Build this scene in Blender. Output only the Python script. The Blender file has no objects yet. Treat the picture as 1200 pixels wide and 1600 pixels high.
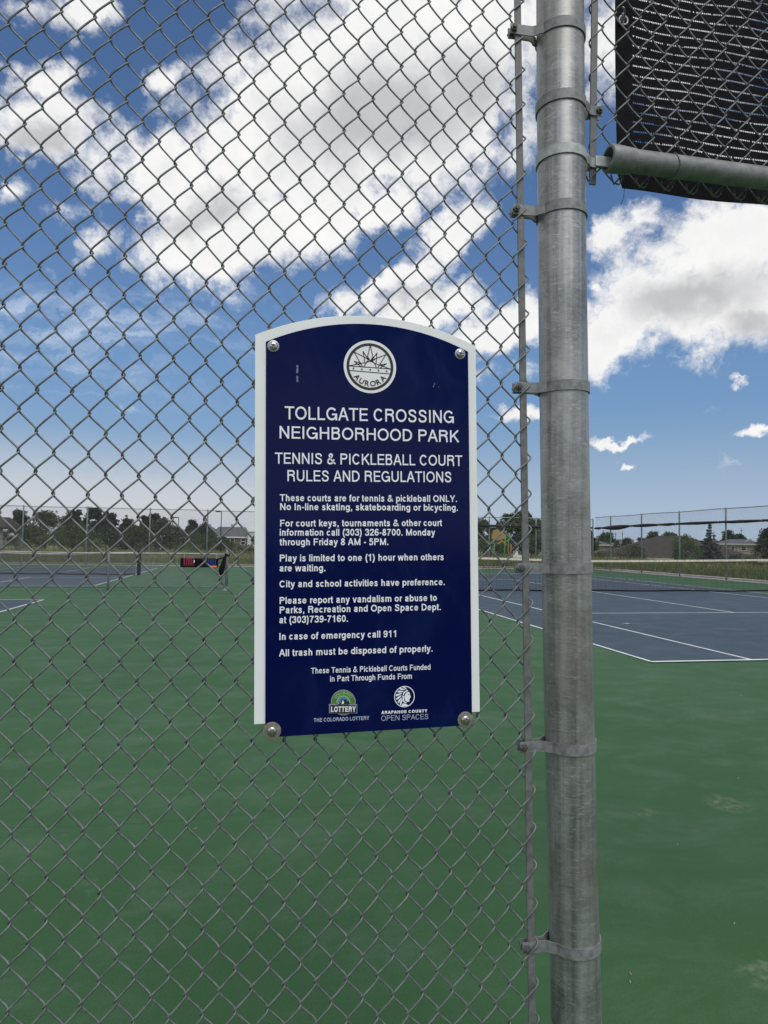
import bpy, bmesh, math, random
import numpy as np
from mathutils import Vector, Matrix
random.seed(7)
rng = np.random.default_rng(11)
S = bpy.context.scene
COL = S.collection
R_ = math.radians

# ------------------------------------------------------------------ camera, exposure
CAM_H = 1.3798
YAW, PITCH, ROLL, FPX = 0.189909, 0.046527, 0.015682, 1054.18
fw = Vector((math.sin(YAW)*math.cos(PITCH), math.cos(YAW)*math.cos(PITCH), math.sin(PITCH)))
rt0 = Vector((math.cos(YAW), -math.sin(YAW), 0)); up0 = rt0.cross(fw)
rt = rt0*math.cos(ROLL) + up0*math.sin(ROLL)
up = -rt0*math.sin(ROLL) + up0*math.cos(ROLL)
cd = bpy.data.cameras.new('camera'); cam = bpy.data.objects.new('camera', cd); COL.objects.link(cam)
cd.sensor_fit = 'VERTICAL'; cd.sensor_height = 36.0; cd.lens = 36.0*FPX/1600.0
cd.clip_start = 0.05; cd.clip_end = 6000
m = Matrix((rt, up, -fw)).transposed().to_4x4(); m.translation = Vector((0, 0, CAM_H)); cam.matrix_world = m
S.camera = cam
S.view_settings.view_transform = 'Standard'; S.view_settings.look = 'None'
S.view_settings.gamma = 1.0; S.view_settings.exposure = 0.18; S.view_settings.use_curve_mapping = False

# ------------------------------------------------------------------ node helpers
class NT:
    def __init__(s, tree): s.t = tree; s.n = tree.nodes; s.l = tree.links
    def new(s, typ, **kw):
        n = s.n.new(typ)
        for k, v in kw.items(): setattr(n, k, v)
        return n
    def set(s, inp, v):
        if isinstance(v, bpy.types.NodeSocket): s.l.new(v, inp)
        else: inp.default_value = v
    def math(s, op, a, b=0.0, c=None, clamp=False):
        n = s.new('ShaderNodeMath', operation=op, use_clamp=clamp)
        s.set(n.inputs[0], a); s.set(n.inputs[1], b)
        if c is not None: s.set(n.inputs[2], c)
        return n.outputs[0]
    def vmath(s, op, a, b=None, scale=None):
        n = s.new('ShaderNodeVectorMath', operation=op)
        s.set(n.inputs[0], a)
        if b is not None: s.set(n.inputs[1], b)
        if scale is not None: s.set(n.inputs[3], scale)
        return n.outputs['Value'] if op in ('DOT_PRODUCT', 'LENGTH', 'DISTANCE') else n.outputs['Vector']
    def comb(s, x, y, z=0.0):
        n = s.new('ShaderNodeCombineXYZ'); s.set(n.inputs[0], x); s.set(n.inputs[1], y); s.set(n.inputs[2], z); return n.outputs[0]
    def noise(s, vec, scale, detail=4, rough=0.55, dist=0.0, out=0):
        n = s.new('ShaderNodeTexNoise'); 
        if vec is not None: s.l.new(vec, n.inputs['Vector'])
        n.inputs['Scale'].default_value = scale; n.inputs['Detail'].default_value = detail
        n.inputs['Roughness'].default_value = rough; n.inputs['Distortion'].default_value = dist
        return n.outputs[out]
    def smooth(s, v, a, b, lo=0.0, hi=1.0):
        n = s.new('ShaderNodeMapRange', interpolation_type='SMOOTHSTEP'); s.set(n.inputs['Value'], v)
        n.inputs['From Min'].default_value = a; n.inputs['From Max'].default_value = b
        n.inputs['To Min'].default_value = lo; n.inputs['To Max'].default_value = hi
        return n.outputs[0]
    def mix(s, f, a, b):
        n = s.new('ShaderNodeMix', data_type='RGBA'); s.set(n.inputs[0], f)
        s.set(n.inputs[6], a); s.set(n.inputs[7], b); return n.outputs[2]

def rgb(r, g, b): return (r, g, b, 1.0)

# ------------------------------------------------------------------ world: Nishita sky with clouds
SUN_EL, SUN_AZ = R_(54), YAW + R_(160)        # azimuth from +Y towards +X; the sun stands behind the camera, veiled by cloud
W = bpy.data.worlds.new('World'); S.world = W; W.use_nodes = True
T = NT(W.node_tree); T.n.clear()
out = T.new('ShaderNodeOutputWorld'); bg = T.new('ShaderNodeBackground'); T.l.new(bg.outputs[0], out.inputs[0])
sky = T.new('ShaderNodeTexSky', sky_type='NISHITA'); sky.sun_disc = False
sky.sun_elevation = SUN_EL; sky.sun_rotation = SUN_AZ; sky.altitude = 300; sky.air_density = 1.15; sky.dust_density = 0.2; sky.ozone_density = 3.0
SKY_STR = 0.077
tc = T.new('ShaderNodeTexCoord'); D = tc.outputs['Generated']
w_ = T.vmath('DOT_PRODUCT', D, tuple(fw)); wc = T.math('MAXIMUM', w_, 0.08)
A_ = T.math('DIVIDE', T.vmath('DOT_PRODUCT', D, tuple(rt)), wc)
B_ = T.math('DIVIDE', T.vmath('DOT_PRODUCT', D, tuple(up)), wc)
G = T.comb(A_, B_)
nz = T.new('ShaderNodeTexNoise'); T.l.new(D, nz.inputs['Vector']); nz.inputs['Scale'].default_value = 9; nz.inputs['Detail'].default_value = 6; nz.inputs['Roughness'].default_value = 0.6
warp = T.vmath('SCALE', T.vmath('SUBTRACT', nz.outputs['Color'], (0.5, 0.5, 0.5)), scale=0.10)
nz2 = T.new('ShaderNodeTexNoise'); T.l.new(D, nz2.inputs['Vector']); nz2.inputs['Scale'].default_value = 34; nz2.inputs['Detail'].default_value = 7; nz2.inputs['Roughness'].default_value = 0.65
warp = T.vmath('ADD', warp, T.vmath('SCALE', T.vmath('SUBTRACT', nz2.outputs['Color'], (0.5, 0.5, 0.5)), scale=0.045))
Gw = T.vmath('ADD', G, warp)
nf = T.noise(T.vmath('ADD', D, T.vmath('SCALE', warp, scale=0.6)), 16, 12, 0.63)       # billow detail
nl = T.noise(D, 6.5, 5, 0.5)
# clouds in the part of the sky ahead: centre / half axes / turn, as angles on the tangent plane
def PX(x, y): return ((x-600)/FPX, (800-y)/FPX)
CL = [  # x, y, rx, ry, rot(deg, ccw up), weight
 (1060, 70, 150, 100, 0, 1.0), (1160, 235, 110, 42, 0, .95), (655, 60, 215, 130, 8, 1.1), (560, 150, 230, 120, 12, 1.15), (430, 225, 170, 95, 30, 1.05), (600, 245, 160, 85, 10, .95), (265, 268, 150, 52, -14, .95),
 (330, 378, 105, 64, 25, 1.15), (470, 345, 120, 62, 12, 1.1), (730, 165, 110, 110, 0, 1.0), (395, 160, 75, 60, 30, .9), (590, 320, 90, 42, 14, .95),
 (62, 190, 95, 48, -5, .85), (65, 128, 62, 26, 5, .8), (128, 20, 36, 40, 40, .8), (258, 128, 34, 22, 30, .8), (30, 15, 55, 30, 0, .45), (10, 290, 30, 22, 0, .6),(150, 385, 40, 26, 40, .5), (95,325,50,20,0,.45),
 (695, 378, 75, 34, 32, .9), (610, 442, 90, 24, 26, .9), (665, 480, 78, 32, 12, 1.0), (770, 520, 70, 30, 10, 1.0), (540, 470, 50, 22, 20, .6), (835, 505, 45, 40, 0, .85),
 (1140, 390, 150, 72, 18, 1.05), (1050, 470, 150, 72, 14, 1.1), (960, 535, 90, 42, 24, .95), (1170, 480, 90, 50, 0, 1.0), (960, 362, 70, 22, 18, .75), (1190, 330, 70, 40, 10, .85), (925, 455, 30, 18, 0, .7),
 (965, 682, 50, 8, 5, .85), (1182, 667, 32, 10, 0, .9), (985, 729, 13, 5, 0, .8), (1155, 590, 12, 5, 20, .45), (825, 645, 34, 14, 0, .75), (800,580,40,14,10,.4),
]
cur = None
for x, y, rx, ry, rot, wt in CL:
    cx, cy = PX(x, y)
    mp = T.new('ShaderNodeMapping', vector_type='TEXTURE'); T.l.new(Gw, mp.inputs[0])
    mp.inputs['Location'].default_value = (cx, cy, 0); mp.inputs['Rotation'].default_value = (0, 0, R_(rot)); mp.inputs['Scale'].default_value = (rx/FPX, ry/FPX, 100.0)
    f = T.math('MULTIPLY_ADD', T.vmath('LENGTH', mp.outputs[0]), -0.72*wt, 1.22*wt)
    if cur is None: cur = f
    else:
        n = T.new('ShaderNodeMath', operation='SMOOTH_MAX'); T.l.new(cur, n.inputs[0]); T.l.new(f, n.inputs[1]); n.inputs[2].default_value = 0.12; cur = n.outputs[0]
cur = T.math('MAXIMUM', cur, 0.0)
field = T.math('ADD', cur, T.math('MULTIPLY_ADD', nf, 1.9, -0.93))
# the rest of the sky carries the same kind of broken cumulus
sx = T.new('ShaderNodeSeparateXYZ'); T.l.new(D, sx.inputs[0])
zz = T.math('ADD', T.math('MAXIMUM', sx.outputs[2], 0.0), 0.13)
P2 = T.comb(T.math('DIVIDE', sx.outputs[0], zz), T.math('DIVIDE', sx.outputs[1], zz), 3.7)
ng = T.noise(P2, 0.85, 7, 0.6, 0.3)
generic = T.math('MULTIPLY_ADD', ng, 4.2, -1.55)
inside = T.math('MULTIPLY', T.smooth(w_, 0.12, 0.25), T.math('MULTIPLY', T.smooth(T.math('ABSOLUTE', A_), 0.62, 0.80, 1, 0), T.smooth(T.math('ABSOLUTE', B_), 0.80, 0.98, 1, 0)))
fm = T.new('ShaderNodeMix', data_type='FLOAT'); T.l.new(inside, fm.inputs[0]); T.l.new(generic, fm.inputs[2]); T.l.new(field, fm.inputs[3]); field = fm.outputs[0]
alpha = T.smooth(field, 0.24, 0.82)
shd = None
for x, y, rx, ry, rot in ((600, 185, 230, 105, 8), (735, 130, 90, 90, 0), (1090, 462, 150, 46, 14), (1165, 500, 70, 30, 0), (330, 330, 90, 30, 15), (60, 205, 70, 22, 0), (655, 455, 90, 20, 20), (1100, 90, 90, 60, 0)):
    cx, cy = PX(x, y); mp = T.new('ShaderNodeMapping', vector_type='TEXTURE'); T.l.new(Gw, mp.inputs[0])
    mp.inputs['Location'].default_value = (cx, cy, 0); mp.inputs['Rotation'].default_value = (0, 0, R_(rot)); mp.inputs['Scale'].default_value = (rx/FPX, ry/FPX, 100.0)
    f = T.math('MULTIPLY_ADD', T.vmath('LENGTH', mp.outputs[0]), -0.85, 1.15)
    shd = f if shd is None else T.math('MAXIMUM', shd, f)
shd = T.math('MULTIPLY', T.math('MAXIMUM', shd, 0.0), inside)
shd = T.math('ADD', shd, T.math('MULTIPLY', T.math('SUBTRACT', 1.0, inside), 0.45))
thick = T.smooth(T.math('ADD', T.math('MULTIPLY_ADD', field, 0.28, shd), T.math('MULTIPLY_ADD', nl, 1.5, -0.75)), 0.30, 1.35)
ccol = T.mix(thick, rgb(0.86, 0.855, 0.845), rgb(0.465, 0.47, 0.495))
ccol = T.mix(T.smooth(nf, 0.35, 0.65, 0.0, 0.25), ccol, rgb(0.62, 0.62, 0.65))
skyc = T.vmath('MULTIPLY', T.vmath('SCALE', sky.outputs[0], scale=SKY_STR), (0.86, 1.02, 1.20))
# thin cirrus and the pale bank low in the west (left)
mpc = T.new('ShaderNodeMapping'); T.l.new(Gw, mpc.inputs[0]); mpc.inputs['Scale'].default_value = (2.2, 11, 1); mpc.inputs['Rotation'].default_value = (0, 0, R_(4))
ci = T.smooth(T.noise(mpc.outputs[0], 2.2, 6, 0.6), 0.42, 0.75)
def band(y0, y1, x0, x1):
    ymid = PX(0, (y0+y1)/2)[1]; hy = abs(y1-y0)/2/FPX
    a = T.smooth(T.math('ABSOLUTE', T.math('SUBTRACT', B_, ymid)), hy*0.35, hy, 1, 0)
    b = T.smooth(A_, PX(x0, 0)[0], PX(x1, 0)[0], 1, 0)
    return T.math('MULTIPLY', a, b)
cir = T.math('MULTIPLY', ci, band(420, 660, 150, 520)); cir = T.math('MULTIPLY', cir, 1.0)
cir = T.math('MULTIPLY', cir, T.smooth(w_, 0.1, 0.3))
skyc = T.mix(cir, skyc, rgb(0.66, 0.73, 0.84))
n2 = T.noise(T.vmath('MULTIPLY', Gw, (1, 6, 1)), 3.0, 5, 0.6)
low = T.math('MULTIPLY', T.smooth(sx.outputs[2], 0.035, 0.16, 1, 0), T.smooth(T.math('ADD', A_, T.math('MULTIPLY', n2, 0.3)), -0.15, 0.5, 1, 0.0))
low = T.math('MULTIPLY', low, T.smooth(n2, 0.25, 0.55, 0.55, 0.95))
skyc = T.mix(T.smooth(sx.outputs[2], 0.08, 0.42, 0.72, 0.0), skyc, rgb(0.150, 0.262, 0.430))
skyc = T.mix(T.smooth(sx.outputs[2], 0.0, 0.21, 0.92, 0.0), skyc, rgb(0.37, 0.455, 0.575))
skyc = T.mix(low, skyc, rgb(0.54, 0.562, 0.590))
fin = T.mix(alpha, skyc, ccol)
T.l.new(fin, bg.inputs[0]); bg.inputs[1].default_value = 1.0

# ------------------------------------------------------------------ sun
sd = bpy.data.lights.new('sun', 'SUN'); sd.energy = 1.5; sd.angle = R_(32); sd.color = (1.0, 0.965, 0.91)
so = bpy.data.objects.new('sun', sd); COL.objects.link(so)
sv = Vector((math.sin(SUN_AZ)*math.cos(SUN_EL), math.cos(SUN_AZ)*math.cos(SUN_EL), math.sin(SUN_EL)))
so.rotation_euler = sv.to_track_quat('Z', 'Y').to_euler()

# ------------------------------------------------------------------ materials
def mat(name, col, rough=0.6, metal=0.0, spec=0.5, build=None):
    m = bpy.data.materials.new(name); m.use_nodes = True
    t = NT(m.node_tree); b = t.n['Principled BSDF']
    b.inputs['Base Color'].default_value = rgb(*col); b.inputs['Roughness'].default_value = rough
    b.inputs['Metallic'].default_value = metal; b.inputs['Specular IOR Level'].default_value = spec
    if build: build(t, b)
    return m
def var(scale, c1, c2, detail=5, bump=0.0, obj=False, lo=0.35, hi=0.65, stretch=None, bscale=None, rough=None):
    def f(t, b):
        g = t.new('ShaderNodeTexCoord' if obj else 'ShaderNodeNewGeometry'); v = g.outputs['Object' if obj else 'Position']
        if stretch: v = t.vmath('MULTIPLY', v, stretch)
        n = t.noise(v, scale, detail, 0.6)
        t.l.new(t.mix(t.smooth(n, lo, hi), rgb(*c1), rgb(*c2)), b.inputs['Base Color'])
        if rough: t.l.new(t.smooth(n, lo, hi, *rough), b.inputs['Roughness'])
        if bump:
            bp = t.new('ShaderNodeBump'); bp.inputs['Strength'].default_value = bump; bp.inputs['Distance'].default_value = 0.01
            t.l.new(t.noise(v, bscale or scale*3, 4, 0.6), bp.inputs['Height']); t.l.new(bp.outputs[0], b.inputs['Normal'])
    return f
def court_mat(name, c1, c2, c3):
    def f(t, b):
        g = t.new('ShaderNodeNewGeometry'); p = g.outputs['Position']
        big = t.noise(p, 0.35, 6, 0.62, 0.6)
        mid = t.noise(t.vmath('MULTIPLY', p, (0.9, 1.3, 1)), 1.9, 9, 0.72, 0.35)
        fine = t.noise(p, 140, 3, 0.7)
        grit = t.noise(p, 420, 2, 0.7)
        c = t.mix(t.smooth(big, 0.3, 0.7), rgb(*c1), rgb(*c2))
        c = t.mix(t.smooth(mid, 0.45, 0.72, 0, 0.75), c, rgb(*c3))
        c = t.mix(t.smooth(t.math('MULTIPLY_ADD', grit, 0.5, t.math('MULTIPLY', fine, 0.5)), 0.36, 0.66, 0.0, 0.55), c, rgb(*[x*0.45 for x in c1]))
        # pale scuffs left by dried puddles and ball dust
        sc = t.noise(p, 1.1, 8, 0.7, 1.2); sc2 = t.noise(p, 9, 4, 0.7)
        c = t.mix(t.math('MULTIPLY', t.smooth(sc, 0.62, 0.76, 0, 0.5), t.smooth(sc2, 0.42, 0.7)), c, rgb(*[min(1, x*1.7+0.03) for x in c3]))
        for (x, y, r, k) in SPOTS:
            d = t.vmath('DISTANCE', t.vmath('ADD', p, t.vmath('SCALE', t.vmath('SUBTRACT', t.noise(p, 12, 4, .6, out=1), (.5,.5,.5)), scale=0.22)), (x, y, 0))
            c = t.mix(t.math('MULTIPLY', t.smooth(d, r*0.2, r, k, 0), t.smooth(t.noise(p, 25, 4, 0.7), 0.4, 0.65)), c, rgb(0.30, 0.30, 0.20))
        t.l.new(c, b.inputs['Base Color'])
        t.l.new(t.smooth(mid, 0.3, 0.7, 0.72, 0.6), b.inputs['Roughness'])
        bp = t.new('ShaderNodeBump'); bp.inputs['Strength'].default_value = 0.35; bp.inputs['Distance'].default_value = 0.002
        t.l.new(t.math('ADD', fine, grit), bp.inputs['Height']); t.l.new(bp.outputs[0], b.inputs['Normal'])
    return mat(name, c1, 0.6, spec=0.3, build=f)
SPOTS = [(1.72, 1.95, 0.16, 0.55), (2.45, 2.65, 0.13, 0.4), (2.55, 3.3, 0.15, 0.4), (2.05, 3.25, 0.07, 0.5), (1.10, 3.35, 0.10, 0.12)]
M = {}
M['green'] = court_mat('green_acrylic', (0.036, 0.113, 0.034), (0.050, 0.134, 0.047), (0.084, 0.162, 0.080))
SPOTS = []
M['blue'] = court_mat('blue_acrylic', (0.048, 0.077, 0.104), (0.058, 0.088, 0.118), (0.080, 0.108, 0.135))
M['line'] = mat('white_line_paint', (0.7, 0.72, 0.72), 0.6, build=var(3, (0.62, 0.65, 0.66), (0.78, 0.79, 0.78)))
M['concrete'] = mat('concrete', (0.36, 0.33, 0.29), 0.85, build=var(2.0, (0.30, 0.27, 0.235), (0.42, 0.385, 0.34), bump=0.3))
M['soil'] = mat('grass_ground', (0.07, 0.085, 0.03), 0.95, build=var(0.22, (0.075, 0.098, 0.03), (0.17, 0.165, 0.06), detail=8, bump=0.5, bscale=20))
M['white_tape'] = mat('net_headband', (0.62, 0.58, 0.45), 0.8, build=var(6, (0.52, 0.47, 0.34), (0.72, 0.69, 0.57), stretch=(3, 1, 1)))
M['net'] = mat('black_net_cord', (0.012, 0.012, 0.013), 0.8)
M['black'] = mat('black_fabric', (0.008, 0.008, 0.011), 0.85, spec=0.15, build=var(30, (0.005, 0.005, 0.007), (0.012, 0.0115, 0.014)))
M['roll'] = mat('rolled_black_mesh', (0.02, 0.018, 0.022), 0.8, build=var(4, (0.012, 0.011, 0.014), (0.035, 0.032, 0.038)))

def galv(name, dark, light, metal, rough, streak=True, wear=None):
    def f(t, b):
        tc = t.new('ShaderNodeTexCoord'); o = tc.outputs['Object']
        v = t.noise(t.vmath('MULTIPLY', o, (1, 1, 0.03)), 130, 5, 0.6)          # drawn lengthwise streaks
        h = t.noise(t.vmath('MULTIPLY', o, (1, 1, 3.0)), 34, 6, 0.7, 1.4)           # ripples across the tube
        s = t.noise(o, 9, 6, 0.65, 0.5)
        k = t.math('MULTIPLY_ADD', h, 0.30, t.math('MULTIPLY', v, 0.22)) if streak else t.noise(o, 60, 4, 0.6)
        if streak:   # dark reflection bands imitated as broad lengthwise streaks in the zinc colour
            v2 = t.noise(t.vmath('MULTIPLY', o, (1, 1, 0.012)), 44, 3, 0.55)
            k = t.math('MULTIPLY_ADD', v2, 0.42, k)
            k = t.math('ADD', k, -0.06)
        k = t.math('MULTIPLY_ADD', s, 0.45, k)
        c = t.mix(t.smooth(k, 0.42, 0.80) if streak else t.smooth(k, 0.5, 0.95), rgb(*dark), rgb(*light))
        if streak:   # dark oxide specks
            sp = t.noise(t.vmath('MULTIPLY', o, (1, 1, 0.5)), 75, 3, 0.6)
            c = t.mix(t.smooth(sp, 0.70, 0.78, 0, 0.7), c, rgb(0.05, 0.05, 0.048))
            rp = t.noise(t.vmath('MULTIPLY', o, (1, 1, 4.0)), 44, 3, 0.6, 2.0)
            c = t.mix(t.smooth(rp, 0.58, 0.68, 0, 0.6), c, rgb(*[min(1, q*1.35) for q in light]))
        if wear: c = t.mix(t.smooth(t.noise(o, 3.2, 5, .6), 0.45, 0.7, 0, 0.6), c, rgb(*wear))
        t.l.new(c, b.inputs['Base Color'])
        t.l.new(t.smooth(k, 0.4, 0.9, rough-0.08, rough+0.12), b.inputs['Roughness'])
        bp = t.new('ShaderNodeBump'); bp.inputs['Strength'].default_value = 0.25; bp.inputs['Distance'].default_value = 0.0012
        t.l.new(k, bp.inputs['Height']); t.l.new(bp.outputs[0], b.inputs['Normal'])
    return mat(name, light, rough, metal, build=f)
M['post'] = galv('galvanised_post', (0.13, 0.135, 0.135), (0.45, 0.455, 0.44), 0.66, 0.42, wear=(0.25, 0.225, 0.185))
M['band'] = galv('galvanised_band', (0.17, 0.175, 0.175), (0.30, 0.31, 0.31), 0.35, 0.55, False)
M['bandwhite'] = galv('bright_zinc_band', (0.32, 0.34, 0.34), (0.52, 0.54, 0.54), 0.3, 0.5, False)
M['bar'] = galv('galvanised_bar', (0.13, 0.13, 0.125), (0.22, 0.22, 0.215), 0.3, 0.6, False)
M['wire'] = galv('galvanised_wire', (0.125, 0.13, 0.132), (0.245, 0.255, 0.255), 0.45, 0.45, False)
M['bolt'] = galv('dull_bolt', (0.07, 0.07, 0.065), (0.17, 0.165, 0.155), 0.5, 0.5, False)
M['screw'] = mat('screw_steel', (0.55, 0.53, 0.5), 0.28, 1.0)
M['washer'] = mat('stained_washer', (0.3, 0.26, 0.2), 0.45, 0.5, build=var(120, (0.22, 0.19, 0.15), (0.36, 0.32, 0.26), obj=True))
M['washer2'] = mat('steel_washer', (0.42, 0.42, 0.45), 0.4, 0.6)
M['farpost'] = mat('far_galvanised', (0.3, 0.33, 0.335), 0.5, 0.2, build=var(3, (0.26, 0.29, 0.295), (0.38, 0.41, 0.415)))
M['farwire'] = mat('far_wire', (0.22, 0.225, 0.23), 0.5, 0.2)
def signwhite(t, b):
    tc = t.new('ShaderNodeTexCoord'); o = tc.outputs['Object']
    n = t.noise(o, 6, 6, 0.6); s = t.noise(t.vmath('MULTIPLY', o, (6, 6, 0.4)), 14, 4, 0.6); d = t.noise(o, 160, 2, 0.6)
    c = t.mix(t.smooth(n, 0.3, 0.7), rgb(0.89, 0.90, 0.885), rgb(0.83, 0.85, 0.83))
    c = t.mix(t.smooth(s, 0.55, 0.75, 0, 0.25), c, rgb(0.62, 0.63, 0.58))
    c = t.mix(t.smooth(d, 0.76, 0.80, 0, 0.6), c, rgb(0.45, 0.40, 0.3))
    t.l.new(c, b.inputs['Base Color'])
M['signwhite'] = mat('sign_white', (0.8, 0.82, 0.8), 0.5, build=signwhite)
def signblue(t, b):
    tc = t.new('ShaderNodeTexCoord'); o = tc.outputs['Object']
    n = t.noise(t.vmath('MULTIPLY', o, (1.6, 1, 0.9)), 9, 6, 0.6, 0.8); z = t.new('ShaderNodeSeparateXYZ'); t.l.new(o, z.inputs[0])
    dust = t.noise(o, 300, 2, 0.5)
    c = t.mix(t.smooth(n, 0.45, 0.75, 0.0, 0.5), rgb(0.0006, 0.0042, 0.056), rgb(0.0052, 0.0130, 0.080))   # soft paler patches in the blue
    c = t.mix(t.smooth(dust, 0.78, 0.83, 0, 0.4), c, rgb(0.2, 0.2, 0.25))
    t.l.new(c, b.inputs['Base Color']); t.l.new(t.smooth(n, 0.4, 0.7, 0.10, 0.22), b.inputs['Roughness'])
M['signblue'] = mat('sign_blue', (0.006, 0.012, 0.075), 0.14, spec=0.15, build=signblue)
M['letter'] = mat('sign_lettering', (0.88, 0.89, 0.94), 0.5, spec=.3)
M['letterdim'] = mat('sign_small_lettering', (0.46, 0.49, 0.66), 0.45)
M['ink'] = mat('emblem_black', (0.022, 0.021, 0.024), 0.4)
M['egreen'] = mat('emblem_green', (0.085, 0.20, 0.03), 0.45)
M['egreenl'] = mat('emblem_light_green', (0.36, 0.56, 0.22), 0.45)
M['eblue'] = mat('emblem_sky_blue', (0.07, 0.25, 0.42), 0.45)
M['egrey'] = mat('emblem_grey', (0.30, 0.33, 0.42), 0.45)
M['scratch'] = mat('pale_scratch', (0.16, 0.17, 0.27), 0.5, build=var(300, (0.03, 0.04, 0.12), (0.22, 0.23, 0.34), obj=True))

# ------------------------------------------------------------------ object helpers
def mesh_np(name, V, Fc, material=None, smooth=False, mats=None, mi=None):
    me = bpy.data.meshes.new(name); me.from_pydata([tuple(map(float, v)) for v in V], [], [tuple(int(i) for i in f) for f in Fc]); 
    if mats:
        for q in mats: me.materials.append(q)
        if mi is not None: me.polygons.foreach_set('material_index', np.array(mi, dtype=np.int32))
    elif material: me.materials.append(material)
    if smooth: me.polygons.foreach_set('use_smooth', [True]*len(me.polygons))
    me.update(); return me
def ob(name, me, parent=None, loc=None, rot=None):
    o = bpy.data.objects.new(name, me); COL.objects.link(o)
    if parent is not None: o.parent = parent
    if loc is not None: o.location = loc
    if rot is not None: o.rotation_euler = rot
    return o
def tag(o, label, cat, group=None):
    o['label'] = label; o['category'] = cat
    if group: o['group'] = group
    return o
def thing(name, label, cat, loc=(0, 0, 0), group=None, rotz=0.0):
    o = ob(name, None, None, loc, (0, 0, rotz)); return tag(o, label, cat, group)
def struct(o): o['kind'] = 'structure'; return o
def stuff(o): o['kind'] = 'stuff'; return o
class MB:
    def __init__(s): s.v = []; s.f = []; s.m = []
    def add(s, V, Fs, mi=0):
        k = len(s.v); s.v += [tuple(p) for p in V]; s.f += [tuple(i+k for i in f) for f in Fs]; s.m += [mi]*len(Fs); return s
    def box(s, x0, y0, z0, x1, y1, z1, mi=0):
        V = [(x0,y0,z0),(x1,y0,z0),(x1,y1,z0),(x0,y1,z0),(x0,y0,z1),(x1,y0,z1),(x1,y1,z1),(x0,y1,z1)]
        return s.add(V, [(0,3,2,1),(4,5,6,7),(0,1,5,4),(1,2,6,5),(2,3,7,6),(3,0,4,7)], mi)
    def tube(s, path, r, n=8, caps=True, mi=0, closed=False):
        P = [Vector(p) for p in path]; k = len(s.v); N = len(P); prev = None
        for i, p in enumerate(P):
            if closed: t = (P[(i+1) % N]-P[i-1])
            else: t = (P[min(i+1, N-1)]-P[max(i-1, 0)])
            t.normalize()
            if prev is None:
                a = Vector((0, 0, 1)) if abs(t.z) < 0.9 else Vector((1, 0, 0)); prev = t.cross(a).normalized()
            u = (prev - t*prev.dot(t)).normalized(); prev = u; w = t.cross(u)
            rr = r[i] if isinstance(r, (list, tuple)) else r
            for j in range(n):
                an = 2*math.pi*j/n; s.v.append(tuple(p+u*(rr*math.cos(an))+w*(rr*math.sin(an))))
        for i in range(N if closed else N-1):
            i2 = (i+1) % N
            for j in range(n):
                j2 = (j+1) % n; s.f.append((k+i*n+j, k+i*n+j2, k+i2*n+j2, k+i2*n+j)); s.m.append(mi)
        if caps and not closed:
            s.f.append(tuple(k+j for j in reversed(range(n)))); s.m.append(mi)
            s.f.append(tuple(k+(N-1)*n+j for j in range(n))); s.m.append(mi)
        return s
    def cyl(s, c, r, h, n=24, axis='z', mi=0):
        d = {'x': Vector((1,0,0)), 'y': Vector((0,1,0)), 'z': Vector((0,0,1))}[axis]; c = Vector(c)
        return s.tube([c, c+d*h], r, n, True, mi)
    def poly(s, pts, y0, y1, mi=0):      # polygon in xz extruded along y (pts ccw seen from -y)
        n = len(pts); V = [(p[0], y0, p[1]) for p in pts]+[(p[0], y1, p[1]) for p in pts]
        return s.add(V, [tuple(range(n)), tuple(reversed(range(n, 2*n)))]+[(i, i+n, (i+1) % n+n, (i+1) % n) for i in range(n)], mi)
    def mesh(s, name, mats, smooth=False):
        if not isinstance(mats, (list, tuple)): mats = [mats]
        return mesh_np(name, s.v, s.f, smooth=smooth, mats=mats, mi=s.m)
    def build(s, name, mats, parent=None, smooth=False, loc=None, rot=None):
        o = ob(name, s.mesh(name, mats, smooth), parent, loc, rot); return o
def bevel(o, w, seg=2):
    md = o.modifiers.new('bevel', 'BEVEL'); md.width = w; md.segments = seg; md.limit_method = 'ANGLE'; return o
def autosmooth(me, ang=40):
    me.polygons.foreach_set('use_smooth', [True]*len(me.polygons))
    try: me.set_sharp_from_angle(angle=R_(ang))
    except Exception: pass

# ------------------------------------------------------------------ terrain, court, lines
def terr(x, y):
    d = max(0.0, min(1.0, (x-34-0.05*max(0, y-40))/22.0)); d = d*d*(3-2*d)
    return -0.06-2.3*d
xs = sorted(set(list(np.linspace(-1800, -120, 8))+list(np.linspace(-100, 140, 61))+list(np.linspace(180, 2200, 10))))
ys = sorted(set(list(np.linspace(-900, -60, 6))+list(np.linspace(-40, 180, 45))+list(np.linspace(230, 3500, 10))))
V = [(x, y, terr(x, y)) for y in ys for x in xs]; nx = len(xs)
Fc = [(j*nx+i, j*nx+i+1, (j+1)*nx+i+1, (j+1)*nx+i) for j in range(len(ys)-1) for i in range(nx-1)]
struct(ob('ground', mesh_np('ground', V, Fc, M['soil'], True)))
b = MB(); b.box(-24, -1.6, -0.12, 20.1, 37.6, 0.0); struct(b.build('court_surface', M['green']))
b = MB(); b.box(-24, 37.6, -0.12, 22.4, 38.5, 0.012); b.box(20.1, -1.6, -0.12, 22.4, 37.6, 0.012); struct(b.build('concrete_strip', M['concrete']))
b = MB(); b.box(-60, 40.0, -0.1, 60, 41.6, 0.0); 
struct(b.build('footpath', M['concrete']))
def sheet(name, rects, z, m):
    V = []; Fs = []
    for x0, y0, x1, y1 in rects:
        k = len(V); V += [(x0,y0,z),(x1,y0,z),(x1,y1,z),(x0,y1,z)]; Fs.append((k, k+1, k+2, k+3))
    return struct(ob(name, mesh_np(name, V, Fs, m)))
TX, TY = 4.744, 7.421
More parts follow.
